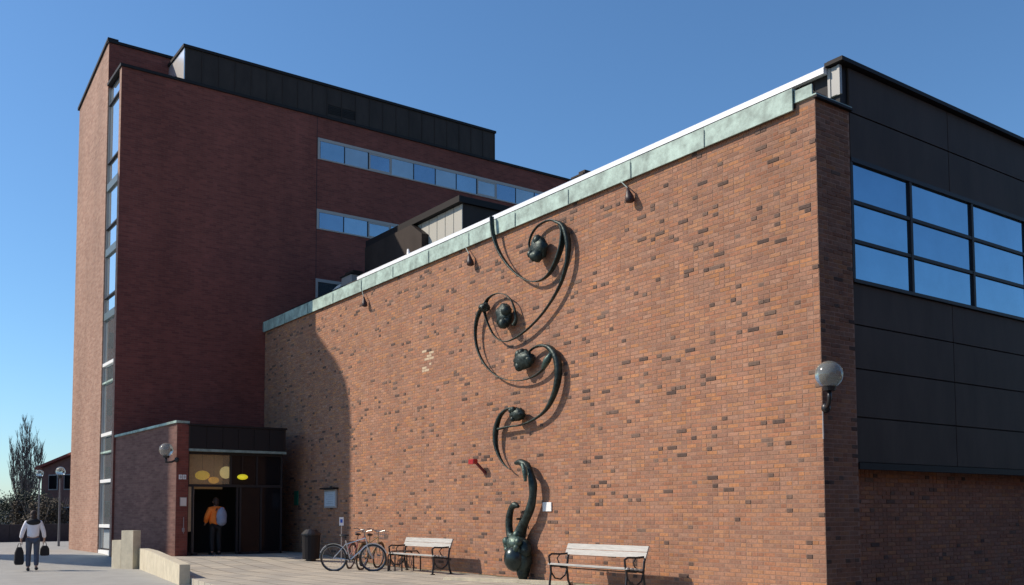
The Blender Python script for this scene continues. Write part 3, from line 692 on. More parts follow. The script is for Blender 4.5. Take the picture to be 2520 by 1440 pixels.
# clustered knots at the hearts of the scrolls
def knot(px, py, ry, rz, seed, x=12.80, name='knot'):
    c = at(px, py, 0, x); R = random.Random(seed); m_ = MB()
    m_.sphere(c, (.14, ry, rz), 24, 16, .10, seed)
    for k in range(7):
        a = R.uniform(0, 6.28); m_.sphere(c+Vector((R.uniform(-.12, .06), math.cos(a)*ry*.7, math.sin(a)*rz*.75)), R.uniform(.35, .6)*min(ry, rz), 10, 7, .08, seed+k)
    return m_.build(name, M['bronze'], sc, smooth=True)
knot(1326, 612, .27, .25, 1); knot(1240, 778, .26, .29, 2); knot(1192, 757, .14, .10, 5); knot(1288, 886, .33, .22, 3); knot(1273, 1020, .25, .15, 4)
c = at(1345, 888, 0, 12.78); MB().tube([c+Vector((0, .12, -.15)), c, c+Vector((0, -.16, .14))], [.05, .08, .04], 8).build('leaf', M['bronze_green'], sc, smooth=True)
# horned figure at the foot
def pipe(pp, rad, name, x0=12.80, m_='bronze', n=12, sq=1.0):
    W = [at(a, b, 0, x0) for a, b in pp]; pts = smooth_path([(q.x, q.y, q.z) for q in W], 5); N_ = len(pts)
    rr = []
    for i in range(N_):
        f_ = i/(N_-1)*(len(rad)-1); j = min(int(f_), len(rad)-2); rr.append(rad[j]+(rad[j+1]-rad[j])*(f_-j))
    return MB().tube(pts, rr, n).build(name, M[m_], sc, smooth=True)
pipe([(1268, 1140), (1282, 1138), (1298, 1150), (1308, 1175), (1312, 1205), (1308, 1240), (1297, 1272), (1284, 1300), (1276, 1330)], [.035, .075, .10, .075, .10, .085, .105, .095, .13, .16], 'tall_horn')
pipe([(1276, 1247), (1267, 1243), (1258, 1252), (1253, 1278), (1254, 1308), (1262, 1335)], [.035, .08, .07, .085, .085, .12], 'short_horn')
pipe([(1285, 1142), (1291, 1160), (1293, 1185)], [.04, .06, .03], 'horn_leaf', 12.62, 'bronze_green')
R = random.Random(5); m_ = MB(); c = at(1270, 1337, 0, 12.70)
m_.sphere(c, (.20, .28, .20), 16, 10, .08, 7)
for k in range(12):
    a = R.uniform(0, 6.28); m_.sphere(c+Vector((R.uniform(-.16, 0), math.cos(a)*.25, math.sin(a)*.20)), R.uniform(.06, .11), 8, 6, .1, k)
m_.build('wreath', M['bronze_green'], sc, smooth=True)
c = at(1268, 1374, 0, 12.66)
MB().sphere(c, (.26, .27, .30), 22, 14, .012, 3).build('helmet_ball', mat('polished_bronze', (.035, .05, .05), .28, metal=.6, noise=.2), sc, smooth=True)
m_ = MB(); c = at(1288, 1372, 0, 12.78)
m_.sphere(c, (.18, .22, .42), 16, 12, .07, 4).sphere(c+Vector((-.03, -.08, .18)), (.14, .2, .22), 12, 8, .08, 6).sphere(c+Vector((0, .03, -.30)), (.14, .16, .24), 12, 8, .06, 9)
m_.build('mane', M['bronze'], sc, smooth=True)
for (ya, za, ra) in ((17.6, 1.5, .025), (17.6, .6, .03), (16.9, 7.55, .02), (18.1, 6.25, .02), (17.3, 5.0, .02)):
    MB().tube([(XW, ya, za), (12.80, ya, za)], ra, 8).build('wall_anchor', M['bronze'], sc)

# ================================================================ BENCHES
def bench(loc, L_, label):
    """local: y along the bench, x towards the wall, z up"""
    t = thing('park_bench', loc, label, 'bench', 'slatted benches along the brick wall')
    me = []
    for k, (s_) in enumerate((0, 1)):
        y_ = s_*L_
        m_ = MB()
        fy = .022
        def bar(pts, r=.024): m_.tube([(a, y_, b) for a, b in pts], r, 6)
        bar([(.02, 0), (.03, .10), (.06, .30), (.05, .42)]); bar([(.56, 0), (.50, .12), (.47, .36), (.50, .58), (.60, .86)])
        bar([(.05, .42), (.25, .41), (.47, .38)]); bar([(.06, .30), (.16, .17), (.30, .14), (.42, .22), (.47, .34)], .017)
        bar([(.05, .42), (.02, .52), (.01, .62), (.08, .66), (.30, .65), (.50, .66)], .022); bar([(.30, .65), (.22, .57), (.26, .48), (.34, .43)], .013)
        m_.box((-.02, y_-.03, -.002), (.08, y_+.03, .02)).box((.50, y_-.03, -.002), (.60, y_+.03, .02))
        o = m_.build('side_frame', M['black'], t, off=LOC0, smooth=False)
    for i, x in enumerate((.06, .16, .26, .36)):
        zz = .445-.012*i
        MB().bbox((x-.04, -.06, zz), (x+.04, L_+.06, zz+.035), .008).build('seat_slat', M['wood'], t, off=LOC0)
    for i in range(2):
        zz = .64+i*.115; x = .505+i*.045
        m_ = MB(); m_.prism([(x-.035, zz), (x-.005, zz-.004), (x+.04, zz+.10), (x+.01, zz+.105)], 1, -.06, L_+.06); m_.build('back_slat', M['wood'], t, off=LOC0, fix=True)
    MB().tube([(.30, 0, .38), (.30, L_, .38)], .012, 6).build('stretcher', M['black'], t, off=LOC0)
    return t
def bench_at(px_l, px_r, py, x_back, label):
    a = at(px_l, py, 0, x_back); b = at(px_r, py, 0, x_back)
    return bench((x_back-.55, b.y, pz(b.y)), a.y-b.y, label)
bench_at(1002, 1110, 1335, 12.48, 'slatted bench with black iron ends left of the sculpture')
bench_at(1402, 1590, 1355, 12.40, 'slatted bench with black iron ends right of the sculpture')
# pale kerb strip at the plaza edge
k0 = at(1090, 1426, 2, .16); k1 = at(1335, 1436, 2, .16)
t = thing('kerb_stone', (k0.x, k0.y, .15), 'long pale kerb stone lying in front of the sculpture', 'kerb')
d = (k1-k0); d.z = 0; nrm = Vector((d.y, -d.x, 0)).normalized()*.16; L_ = d.length
if nrm.x < 0: nrm = -nrm
a, b = k0, k1+d*.25; z0, z1 = .10, .215
MB().add([(a.x,a.y,z0),(b.x,b.y,z0),(b.x+nrm.x,b.y+nrm.y,z0),(a.x+nrm.x,a.y+nrm.y,z0),(a.x,a.y,z1),(b.x,b.y,z1),(b.x+nrm.x,b.y+nrm.y,z1),(a.x+nrm.x,a.y+nrm.y,z1)],
         [(0,3,2,1),(4,5,6,7),(0,1,5,4),(1,2,6,5),(2,3,7,6),(3,0,4,7)]).build('stone', M['concrete'], t, fix=True)

# ================================================================ CONCRETE WALLS BY THE RAMP
t = thing('stepped_wall', (7.6, 30.6, 0), 'stepped pale concrete wall block at the head of the ramp', 'wall')
# block ends and the ramp wall run along the plaza edge
def seg(p0, p1, thick, z0, za, zb):
    p0 = Vector(p0); p1 = Vector(p1); d_ = (p1-p0).normalized(); q = Vector((d_.y, -d_.x))*thick
    if q.x < 0: q = -q
    c_, d2 = p1+q, p0+q
    return MB().add([(p0.x,p0.y,z0),(p1.x,p1.y,z0),(c_.x,c_.y,z0),(d2.x,d2.y,z0),(p0.x,p0.y,za),(p1.x,p1.y,zb),(c_.x,c_.y,zb),(d2.x,d2.y,za)],
                    [(0,3,2,1),(4,5,6,7),(0,1,5,4),(1,2,6,5),(2,3,7,6),(3,0,4,7)])
A_ = at(274, 1399, 2, 0); B_ = at(297, 1400, 2, 0); C_ = at(326, 1401, 2, 0)
def zof(px, py, gp):   # height of a pixel row above a ground point
    q = px_of((gp.x, gp.y, 0)); return (q[1]-py)*q[2]/FPX
h1 = zof(297, 1330, B_); h2 = zof(300, 1306, C_)
e = (Vector((A_.x, A_.y))-Vector((C_.x, C_.y))).normalized()
seg((C_.x, C_.y), (B_.x, B_.y), .28, 0, h2, h2).build('tall_block', M['concrete'], t, fix=True)
b2 = Vector((B_.x, B_.y))+e*.01
seg(b2, Vector((A_.x, A_.y)), .28, 0, h1, h1).build('low_block', M['concrete'], t, fix=True)
t = thing('ramp_wall', (6.9, 22.6, 0), 'low pale concrete ramp wall running toward the viewer in front of the porch', 'wall')
g0 = at(341, 1400, 2, 0); g2 = at(441, 1440, 2, 0)
dirv = (Vector((g2.x, g2.y))-Vector((g0.x, g0.y))); npan = 6
ztop = lambda s_: .62-.0*s_ if s_ < .30 else .62-(s_-.30)/.70*.15
for k in range(npan):
    s0 = k/npan; s1 = (k+1)/npan; p0 = Vector((g0.x, g0.y))+dirv*(s0+.0012); p1 = Vector((g0.x, g0.y))+dirv*(s1-.0012)
    seg(p0, p1, .24, 0, ztop(s0), ztop(s1)).build('concrete_panel', M['concrete'], t, fix=True)
# ================================================================ BICYCLES
def bicycle(loc, rz, lean, frame_m, label, basket=False):
    t = thing('bicycle', loc, label, 'bicycle', 'bicycles parked by the wall', rz); t.rotation_euler = (lean, 0, rz)
    r = .34; wb = 1.05
    for k, x in enumerate((0, wb)):
        ring = [(x+r*math.cos(a), 0, r+r*math.sin(a)) for a in [2*math.pi*j/28 for j in range(29)]]
        wl = MB().tube(ring, .023, 6, cap=False).build('wheel', M['black'], t, off=LOC0)
        rim = [(x+(r-.03)*math.cos(a), 0, r+(r-.03)*math.sin(a)) for a in [2*math.pi*j/28 for j in range(29)]]
        MB().tube(rim, .012, 6, cap=False).build('rim', bpy.data.materials.get('rim_alloy') or mat('rim_alloy', (.28, .28, .28), .35, metal=.7), wl, off=LOC0)
        sp = MB()
        for j in range(16):
            a = 2*math.pi*j/16; sp.tube([(x, .02*(-1)**j, r), (x+(r-.03)*math.cos(a), 0, r+(r-.03)*math.sin(a))], .0018, 3)
        sp.tube([(x, -.04, r), (x, .04, r)], .022, 8)
        sp.build('spokes', bpy.data.materials['rim_alloy'], wl, off=LOC0)
        fd = [(x+(r+.035)*math.cos(a), 0, r+(r+.035)*math.sin(a)) for a in [math.radians(d_) for d_ in range(20 if k else 15, 165, 12)]]
        MB().tube(fd, .017, 5).build('mudguard', frame_m, t, off=LOC0)
    f_ = MB(); bb = (.44, 0, .29); st = (.33, 0, .80); hd = (.86, 0, .86); hb = (.90, 0, .68)
    f_.tube([bb, st], .016).tube([hb, bb], .018).tube([(.35, 0, .70), hd], .016).tube([hd, hb], .018)
    for s_ in (-.05, .05):
        f_.tube([(0, s_, r), (bb[0], s_*.3, bb[2])], .010).tube([(0, s_, r), (.345, s_*.2, .72)], .009)
        f_.tube([(hb[0], s_*.6, hb[2]-.02), (.95, s_, .5), (wb, s_, r)], .012)
    f_.build('frame', frame_m, t, off=LOC0)
    MB().tube([hd, (.83, 0, 1.0)], .014).tube([(.66, -.28, 1.04), (.78, -.22, 1.06), (.83, -.05, 1.0), (.83, .05, 1.0), (.78, .22, 1.06), (.66, .28, 1.04)], .012).build('handlebar', bpy.data.materials['rim_alloy'], t, off=LOC0)
    MB().tube([st, (.32, 0, .90)], .013).sphere((.29, 0, .93), (.14, .08, .035), 12, 6).build('saddle', M['black'], t, off=LOC0, smooth=True)
    MB().tube([(bb[0], -.07, bb[2]), (bb[0], .07, bb[2])], .02).tube([(bb[0], .06, bb[2]), (bb[0]+.12, .07, bb[2]-.12)], .01).tube([(bb[0], -.06, bb[2]), (bb[0]-.12, -.07, bb[2]+.12)], .01).tube([(bb[0]-.12+.0, .05, bb[2]), (bb[0]+.09, .05, bb[2]+.02)], .07*.0+.03, 6).build('crank', M['black'], t, off=LOC0)
    MB().box((-.28, -.07, .73), (.18, .07, .745)).tube([(-.2, .06, .735), (0, .05, r)], .006, 4).tube([(-.2, -.06, .735), (0, -.05, r)], .006, 4).build('rear_rack', M['black'], t, off=LOC0)
    if basket:
        b_ = MB()
        for zz in (.82, .92, 1.02): b_.tube([(.93, -.15, zz), (1.20, -.15, zz), (1.20, .15, zz), (.93, .15, zz), (.93, -.15, zz)], .006, 4)
        for j in range(6):
            yy_ = -.15+.06*j; b_.tube([(1.20, yy_, 1.02), (1.20, yy_, .80), (.93, yy_, .80), (.93, yy_, 1.02)], .004, 4)
        b_.build('basket', bpy.data.materials['rim_alloy'], t, off=LOC0)
    return t
pink = mat('faded_red_frame', (.45, .16, .16), .4); silver = mat('silver_frame', (.55, .57, .6), .3, metal=.5); olive = mat('tan_frame', (.42, .33, .18), .4)
p = at(822, 1394, 2, pz(26.6)); bicycle((p.x, p.y, pz(p.y)), math.radians(-42), math.radians(6), silver, 'silver bicycle half in the shade with its wheel below the notice case')
p = at(860, 1396, 2, pz(25)); bicycle((p.x, p.y, pz(p.y)), math.radians(44), math.radians(8), pink, 'faded red bicycle parked at the edge of the shade')
p = at(888, 1402, 2, pz(24)); bicycle((p.x, p.y, pz(p.y)), math.radians(38), math.radians(7), olive, 'tan bicycle with a wire basket, closest to the benches', True)
# cycle rack hoops
t = thing('cycle_rack', at(962, 1404, 2, .17), 'low dark metal cycle rack between the bicycles and the first bench', 'cycle rack')
for k in range(3):
    p0 = at(955+k*17, 1404, 2, .17)
    MB().tube([(p0.x, p0.y, .15), (p0.x, p0.y, .55), (p0.x+.10, p0.y, .66), (p0.x+.45, p0.y, .66), (p0.x+.55, p0.y, .55), (p0.x+.55, p0.y, .15)], .018, 8).build('hoop', M['black'], t)
# small post sign
p0 = at(840, 1384, 2, .24); p0.z = pz(p0.y)
t = thing('post_sign', p0, 'thin post with a small white and blue sign behind the bicycles', 'sign')
MB().tube([(p0.x, p0.y, p0.z), (p0.x, p0.y, p0.z+1.32)], .014, 8).build('post', M['frame_light'], t)
rv = Vector((.8116, -.5842, 0))*.062; nv = Vector((-.5842, -.8116, 0))
def card(c_, w2, h2_, th, nn, rr):
    m_ = MB(); q = []
    for d_ in (0, th):
        for (su, sz) in ((-1, -1), (1, -1), (1, 1), (-1, 1)): q.append(c_+rr*su*w2+Vector((0, 0, sz*h2_))+nn*d_)
    return m_.add(q, [(0,3,2,1),(4,5,6,7),(0,1,5,4),(1,2,6,5),(2,3,7,6),(3,0,4,7)])
cc = Vector((p0.x, p0.y, p0.z+1.22))
s_ = card(cc+nv*.022, 1, .12, .012, nv, rv).build('sign_face', M['white'], t, fix=True)
card(cc+nv*.0345+Vector((0, 0, .01)), .55, .05, .002, nv, rv).build('blue_mark', mat('sign_blue', (.03, .10, .5), .4), t, fix=True)
# litter bin in the shade
p0 = at(765, 1378, 2, .28); p0.z = pz(p0.y)
t = thing('litter_bin', p0, 'dark litter bin against the shaded wall between the doors and the bicycles', 'bin')
MB().tube([(p0.x, p0.y, p0.z+.05), (p0.x, p0.y, p0.z+.75)], [.24, .27], 16).build('bin_body', M['coping'], t)
MB().tube([(p0.x, p0.y, p0.z+.75), (p0.x, p0.y, p0.z+.80), (p0.x, p0.y, p0.z+.92)], [.29, .29, .16], 16).build('bin_lid', M['black'], t)
MB().tube([(p0.x, p0.y, p0.z-.01), (p0.x, p0.y, p0.z+.05)], .15, 12).build('bin_foot', M['black'], t)

# ================================================================ PERSON
def skin_obj(name, verts, edges, rad, m_, parent, sub=2):
    me = bpy.data.meshes.new(name); me.from_pydata(verts, edges, []); me.materials.append(m_)
    o = bpy.data.objects.new(name, me); COL.objects.link(o); o.parent = parent
    md = o.modifiers.new('skin', 'SKIN'); md.use_smooth_shade = True
    me.skin_vertices[0].data[0].use_root = True
    for i, r in enumerate(rad): me.skin_vertices[0].data[i].radius = r if hasattr(r, '__len__') else (r, r)
    s_ = o.modifiers.new('sub', 'SUBSURF'); s_.levels = sub; s_.render_levels = sub
    return o
per = thing('person', at(79, 1405, 2, 0), 'person seen from behind in a pale jacket and dark trousers carrying black bags', 'person', rz=math.radians(-9))
skin_m = mat('skin', (.42, .25, .18), .6); jack = mat('pale_jacket', (.78, .76, .80), .8, noise=.08, nscale=6, bump=.4, bscale=12)
jean = mat('dark_jeans', (.07, .08, .11), .85, noise=.15, nscale=8); hair_m = mat('dark_hair', (.035, .018, .012), .7, noise=.3)
# x right, y forward (away from the viewer), z up
V_ = [(0,0,.96),(0,.0,1.12),(0,.01,1.30),(0,.0,1.44),(0,.02,1.52),(0,.03,1.62),(0,.04,1.68),   #0-6 pelvis..head
      (-.18,0,1.41),(-.27,-.01,1.16),(-.31,.04,.92),(-.315,.05,.85),                            #7-10 left arm
      (.18,0,1.41),(.27,.01,1.16),(.30,.09,.93),(.305,.11,.86),                                 #11-14 right arm
      (-.10,0,.90),(-.11,.07,.50),(-.11,-.03,.09),(-.11,.10,.04),                               #15-18 left leg
      (.10,0,.90),(.10,-.02,.50),(.10,-.20,.12),(.10,-.09,.05)]                                 #19-22 right leg
E_ = [(0,1),(1,2),(2,3),(3,4),(4,5),(5,6),(3,7),(7,8),(8,9),(9,10),(3,11),(11,12),(12,13),(13,14),(0,15),(15,16),(16,17),(17,18),(0,19),(19,20),(20,21),(21,22)]
Rr = [(.14,.11),(.125,.10),(.15,.11),(.10,.08),(.05,.05),(.075,.09),(.07,.085),(.06,.06),(.042,.042),(.030,.030),(.036,.022),(.06,.06),(.042,.042),(.030,.030),(.036,.022),
      (.085,.085),(.055,.055),(.038,.038),(.035,.03),(.085,.085),(.055,.055),(.038,.038),(.035,.03)]
skin_obj('body', V_, E_, Rr, skin_m, per)
fm = MB()
for sx_ in (-1, 1):
    hx, hy, hz = (-.315, .05, .85) if sx_ < 0 else (.305, .11, .86)
    for j in range(4):
        yy_ = hy-.030+.020*j; ln = (.075, .085, .080, .062)[j]
        fm.tube([(hx, yy_, hz-.01), (hx-.006*sx_, yy_, hz-.045), (hx-.03*sx_, yy_, hz-.05-ln*.4), (hx-.048*sx_, yy_, hz-.03-ln*.2)], [.009, .009, .008, .006], 6)
    fm.tube([(hx-.01*sx_, hy+.03, hz+.02), (hx-.03*sx_, hy+.045, hz-.01), (hx-.045*sx_, hy+.03, hz-.04)], [.011, .010, .008], 6)
fm.sphere((0, .125, 1.635), (.015, .02, .022), 8, 6).sphere((-.082, .04, 1.63), (.012, .02, .03), 8, 6).sphere((.082, .04, 1.63), (.012, .02, .03), 8, 6)
fm.sphere((-.03, .112, 1.66), (.014, .012, .010), 8, 6).sphere((.03, .112, 1.66), (.014, .012, .010), 8, 6).sphere((0, .115, 1.585), (.026, .010, .008), 8, 6)
fm.build('face_and_fingers', skin_m, per, off=LOC0, smooth=True)
Vj = [(0,0,.93),(0,.0,1.12),(0,.01,1.30),(0,-.01,1.43),(0,.0,1.50),(-.18,0,1.41),(-.275,-.01,1.16),(-.315,.035,.94),(.18,0,1.41),(.275,.01,1.16),(.305,.085,.95)]
Ej = [(0,1),(1,2),(2,3),(3,4),(3,5),(5,6),(6,7),(3,8),(8,9),(9,10)]
Rj = [(.185,.14),(.17,.13),(.19,.14),(.13,.11),(.08,.08),(.085,.08),(.065,.065),(.055,.055),(.085,.08),(.065,.065),(.055,.055)]
skin_obj('jacket', Vj, Ej, Rj, jack, per)
Vt = [(0,0,.97),(-.10,0,.88),(-.11,.07,.50),(-.11,-.02,.10),(.10,0,.88),(.10,-.02,.50),(.10,-.19,.14)]
skin_obj('trousers', Vt, [(0,1),(1,2),(2,3),(0,4),(4,5),(5,6)], [(.15,.12),(.105,.105),(.078,.078),(.07,.07),(.105,.105),(.078,.078),(.07,.07)], jean, per)
hm = MB().sphere((0, .015, 1.665), (.095, .105, .115), 16, 10, .03, 3).sphere((0, -.03, 1.57), (.085, .075, .10), 14, 8, .04, 4)
hm.build('hair', hair_m, per, off=LOC0, smooth=True)
hd_ = MB().sphere((0, -.07, 1.43), (.20, .10, .10), 18, 10, .03, 8).sphere((0, -.02, 1.49), (.13, .10, .07), 14, 8, .03, 9)
hd_.build('dark_hood', mat('black_cloth', (.012, .012, .014), .8), per, off=LOC0, smooth=True)
for sx_, yf, zf in ((-1, .02, 0), (1, -.15, .02)):
    MB().sphere((.11*sx_, yf+.03, .05+zf), (.052, .14, .05), 12, 8).build('shoe', M['black'], per, off=LOC0, smooth=True)
pw_ = Vector(per.location)
def bag(dx, dy, ztop_, w2, h_, label):
    c_ = pw_+Vector((dx, dy, 0))
    b_ = thing('bag', (c_.x, c_.y, ztop_-h_), label, 'bag')
    m_ = MB(); pr_ = [(-w2*.8, 0), (w2*.8, 0), (w2, h_*.15), (w2*.9, h_*.7), (w2*.5, h_), (-w2*.5, h_), (-w2*.9, h_*.7), (-w2, h_*.15)]
    m_.prism(pr_, 1, -.07, .07); o = m_.build('bag_body', bpy.data.materials['black_cloth'], b_, off=LOC0, fix=True)
    md = o.modifiers.new('soft', 'BEVEL'); md.width = .03; md.segments = 2
    MB().tube([(-w2*.4, 0, h_-.02), (-w2*.2, 0, h_+.10), (w2*.2, 0, h_+.10), (w2*.4, 0, h_-.02)], .010, 6).build('bag_handle', M['black'], b_, off=LOC0)
bag(-.34, .10, .70, .13, .52, 'long black bag in the left hand of the person walking away')
bag(.33, .06, .73, .13, .30, 'small black bag in the right hand of the person walking away')

# ---- second person, in the doorway
dp = at(530, 1366, 1, YP+.35); dp.z = .345
per2 = thing('person', dp, 'person standing in the dark entrance doorway in a bulky orange jacket', 'person', rz=math.radians(8))
per2.scale = (1.03, 1.03, 1.03)
orange_cloth = mat('orange_cloth', (.85, .20, .02), .7, noise=.12, nscale=7, bump=.4, bscale=9)
V2 = [(0,0,.96),(0,.0,1.12),(0,.01,1.30),(0,.0,1.44),(0,.02,1.52),(0,.03,1.62),(0,.04,1.68),(-.18,0,1.41),(-.27,.02,1.16),(-.24,.20,.98),(-.23,.25,.95),
      (.18,0,1.41),(.27,.02,1.16),(.24,.20,.98),(.23,.25,.95),(-.10,0,.90),(-.11,.03,.50),(-.11,-.01,.09),(-.12,.12,.04),(.10,0,.90),(.11,.02,.50),(.12,-.01,.09),(.13,.12,.04)]
skin_obj('body', V2, E_, Rr, skin_m, per2)
skin_obj('jacket', [(0,0,.88),(0,.0,1.08),(0,.01,1.28),(0,-.01,1.43),(0,.0,1.50),(-.19,0,1.40),(-.30,.02,1.16),(-.25,.17,.99),(.19,0,1.40),(.30,.02,1.16),(.25,.17,.99)], Ej,
         [(.23,.16),(.23,.16),(.23,.16),(.15,.12),(.09,.09),(.11,.10),(.085,.085),(.065,.065),(.11,.10),(.085,.085),(.065,.065)], orange_cloth, per2)
skin_obj('trousers', [(0,0,.95),(-.10,0,.88),(-.11,.03,.50),(-.11,-.01,.10),(.10,0,.88),(.11,.02,.50),(.12,-.01,.10)], [(0,1),(1,2),(2,3),(0,4),(4,5),(5,6)],
         [(.15,.12),(.105,.105),(.078,.078),(.07,.07),(.105,.105),(.078,.078),(.07,.07)], bpy.data.materials['black_cloth'], per2)
MB().sphere((0, .015, 1.665), (.095, .105, .115), 16, 10, .03, 3).sphere((0, -.02, 1.58), (.08, .075, .08), 14, 8, .04, 4).build('hair', hair_m, per2, off=LOC0, smooth=True)
fm = MB().sphere((0, .125, 1.635), (.015, .02, .022), 8, 6).sphere((-.082, .04, 1.63), (.012, .02, .03), 8, 6).sphere((.082, .04, 1.63), (.012, .02, .03), 8, 6)
for sx_ in (-1, 1):
    for j in range(4): fm.tube([(sx_*(.245-.016*j), .255, .945), (sx_*(.24-.016*j), .30, .935), (sx_*(.235-.016*j), .325, .905)], [.009, .008, .006], 6)
    fm.tube([(sx_*.20, .24, .96), (sx_*.185, .27, .965), (sx_*.19, .295, .955)], [.010, .009, .007], 6)
    MB().sphere((.12*sx_, .06, .045), (.05, .14, .045), 12, 8).build('shoe', M['black'], per2, off=LOC0, smooth=True)
fm.build('face_and_fingers', skin_m, per2, off=LOC0, smooth=True)
bk_ = thing('backpack', dp+Vector((.08, -.22, 1.0)), 'pale grey blue backpack worn by the person in the doorway', 'backpack', rz=math.radians(8))
m_ = MB().sphere((.03, 0, .22), (.165, .13, .29), 18, 14, .04, 5).sphere((.03, 0, .06), (.16, .12, .14), 14, 8, .04, 2); m_.build('backpack_body', mat('grey_blue_cloth', (.25, .29, .40), .75, noise=.12, nscale=6), bk_, off=LOC0, smooth=True)
MB().sphere((.03, -.10, .12), (.12, .05, .14), 14, 8, .02, 6).build('front_pocket', bpy.data.materials['grey_blue_cloth'], bk_, off=LOC0, smooth=True)
MB().tube([(-.08, .06, .05), (-.14, .16, .30), (-.09, .08, .48)], .02, 6).tube([(.12, .06, .05), (.18, .16, .30), (.13, .08, .48)], .02, 6).build('shoulder_straps', M['black'], bk_, off=LOC0)

# ================================================================ LEFT BACKGROUND
# long low wall with hedge in front
def along(px, dep, z):
    """ground-level helper: a point at a given distance down a sight line column"""
    v = Vector((px-PPX, 0, -FPX)); r_ = Matrix(RM) @ v; r_.z = 0; q = r_*(dep/FPX); return Vector((q.x, q.y, z))
a = along(-160, 46, .3); b = along(260, 50, .3)
dv = (b-a); t = thing('dark_boundary_wall', a, 'long low dark wall across the far side of the yard', 'wall')
MB().add([tuple(a+Vector(q)) for q in ()], [])
nn = Vector((-dv.y, dv.x, 0)).normalized()*.35
n_ = 14
for k in range(n_):
    p0 = a+dv*(k/n_+.001); p1 = a+dv*((k+1)/n_-.001)
    MB().add([p0, p1, p1+nn, p0+nn, p0+Vector((0,0,.88)), p1+Vector((0,0,.88)), p1+nn+Vector((0,0,.88)), p0+nn+Vector((0,0,.88))],
             [(0,3,2,1),(4,5,6,7),(0,1,5,4),(1,2,6,5),(2,3,7,6),(3,0,4,7)]).build('wall_panel', mat('dark_wall', (.05, .045, .05), .8, noise=.2) if k == 0 else bpy.data.materials['dark_wall'], t, fix=True)
# pale low shed beyond
a = along(-150, 66, 0); b = along(48, 66, 0); dv = b-a; nn = Vector((-dv.y, dv.x, 0)).normalized()*5
t = thing('pale_shed', a, 'low pale walled building far behind the boundary wall at the left', 'building')
MB().add([a, b, b+nn, a+nn, a+Vector((0,0,2.15)), b+Vector((0,0,2.15)), b+nn+Vector((0,0,2.15)), a+nn+Vector((0,0,2.15))],
         [(0,3,2,1),(4,5,6,7),(0,1,5,4),(1,2,6,5),(2,3,7,6),(3,0,4,7)]).build('shed_wall', mat('pale_render', (.40, .36, .32), .8, noise=.1), t, fix=True)
u_ = dv.normalized()
rf = [a-u_*.4-nn*.06, b+u_*.4-nn*.06, b+u_*.4+nn*1.06, a-u_*.4+nn*1.06]
MB().add([q+Vector((0,0,2.16)) for q in rf]+[q+Vector((0,0,2.34)) for q in rf], [(0,3,2,1),(4,5,6,7),(0,1,5,4),(1,2,6,5),(2,3,7,6),(3,0,4,7)]).build('shed_roof', M['coping'], t, fix=True)
# red brick house with gable
a = along(104, 80, 0); b = along(300, 76, 0); dv = b-a; u_ = dv.normalized(); nn = Vector((-u_.y, u_.x, 0))*11; W_ = dv.length
t = thing('red_brick_house', a, 'red brick house with red gabled roof peeking out behind the office block', 'house')
up = Vector((0, 0, 1)); eave = 5.65; mid = a+dv*.5; peak = 6.75
MB().add([a, b, b+nn, a+nn, a+up*eave, b+up*eave, b+nn+up*eave, a+nn+up*eave, mid+up*peak, mid+nn+up*peak],
         [(0,1,5,8,4), (3,7,9,6,2), (0,4,7,3), (1,2,6,5), (0,3,2,1)]).build('house_wall', mat('house_brick', (.20, .085, .065), .85, noise=.2, nscale=3), t, fix=True)
red_t = mat('red_roof_tile', (.26, .06, .04), .8, noise=.25)
for s_, p0 in ((-1, a), (1, b)):
    e0 = p0+u_*s_*.5-nn*.03; e1 = p0+u_*s_*.5+nn*1.03; m0 = mid-nn*.03; m1 = mid+nn*1.03; ez = eave-.25
    q = [e0+up*ez, m0+up*peak, m1+up*peak, e1+up*ez]
    MB().add([v_+up*.03 for v_ in q]+[v_+up*.24 for v_ in q], [(0,3,2,1),(4,5,6,7),(0,1,5,4),(1,2,6,5),(2,3,7,6),(3,0,4,7)]).build('roof', red_t, t, fix=True)
for fx in (.10, .30, .55, .8):
    for zz in (1.0, 3.7):
        w0 = a+dv*fx-nn*.002; w1 = w0+u_*1.1
        fr_ = MB().add([w0+up*zz-nn*.004, w1+up*zz-nn*.004, w1+up*(zz+1.3)-nn*.004, w0+up*(zz+1.3)-nn*.004, w0+up*zz, w1+up*zz, w1+up*(zz+1.3), w0+up*(zz+1.3)],
                 [(0,1,2,3),(4,7,6,5),(0,4,5,1),(1,5,6,2),(2,6,7,3),(3,7,4,0)]).build('window', M['frame_light'], t, fix=True)
        w0 = w0+u_*.09+up*.09-nn*.005; w1 = w1-u_*.09+up*.09-nn*.005
        MB().add([w0+up*zz-nn*.002, w1+up*zz-nn*.002, w1+up*(zz+1.12)-nn*.002, w0+up*(zz+1.12)-nn*.002, w0+up*zz, w1+up*zz, w1+up*(zz+1.12), w0+up*(zz+1.12)],
                 [(0,1,2,3),(4,7,6,5),(0,4,5,1),(1,5,6,2),(2,6,7,3),(3,7,4,0)]).build('pane', M['glass_dark'], fr_, fix=True)
MB().box((mid.x+2, mid.y+4, 5.9), (mid.x+2.8, mid.y+4.8, 7.4)).build('chimney', bpy.data.materials['house_brick'], t)
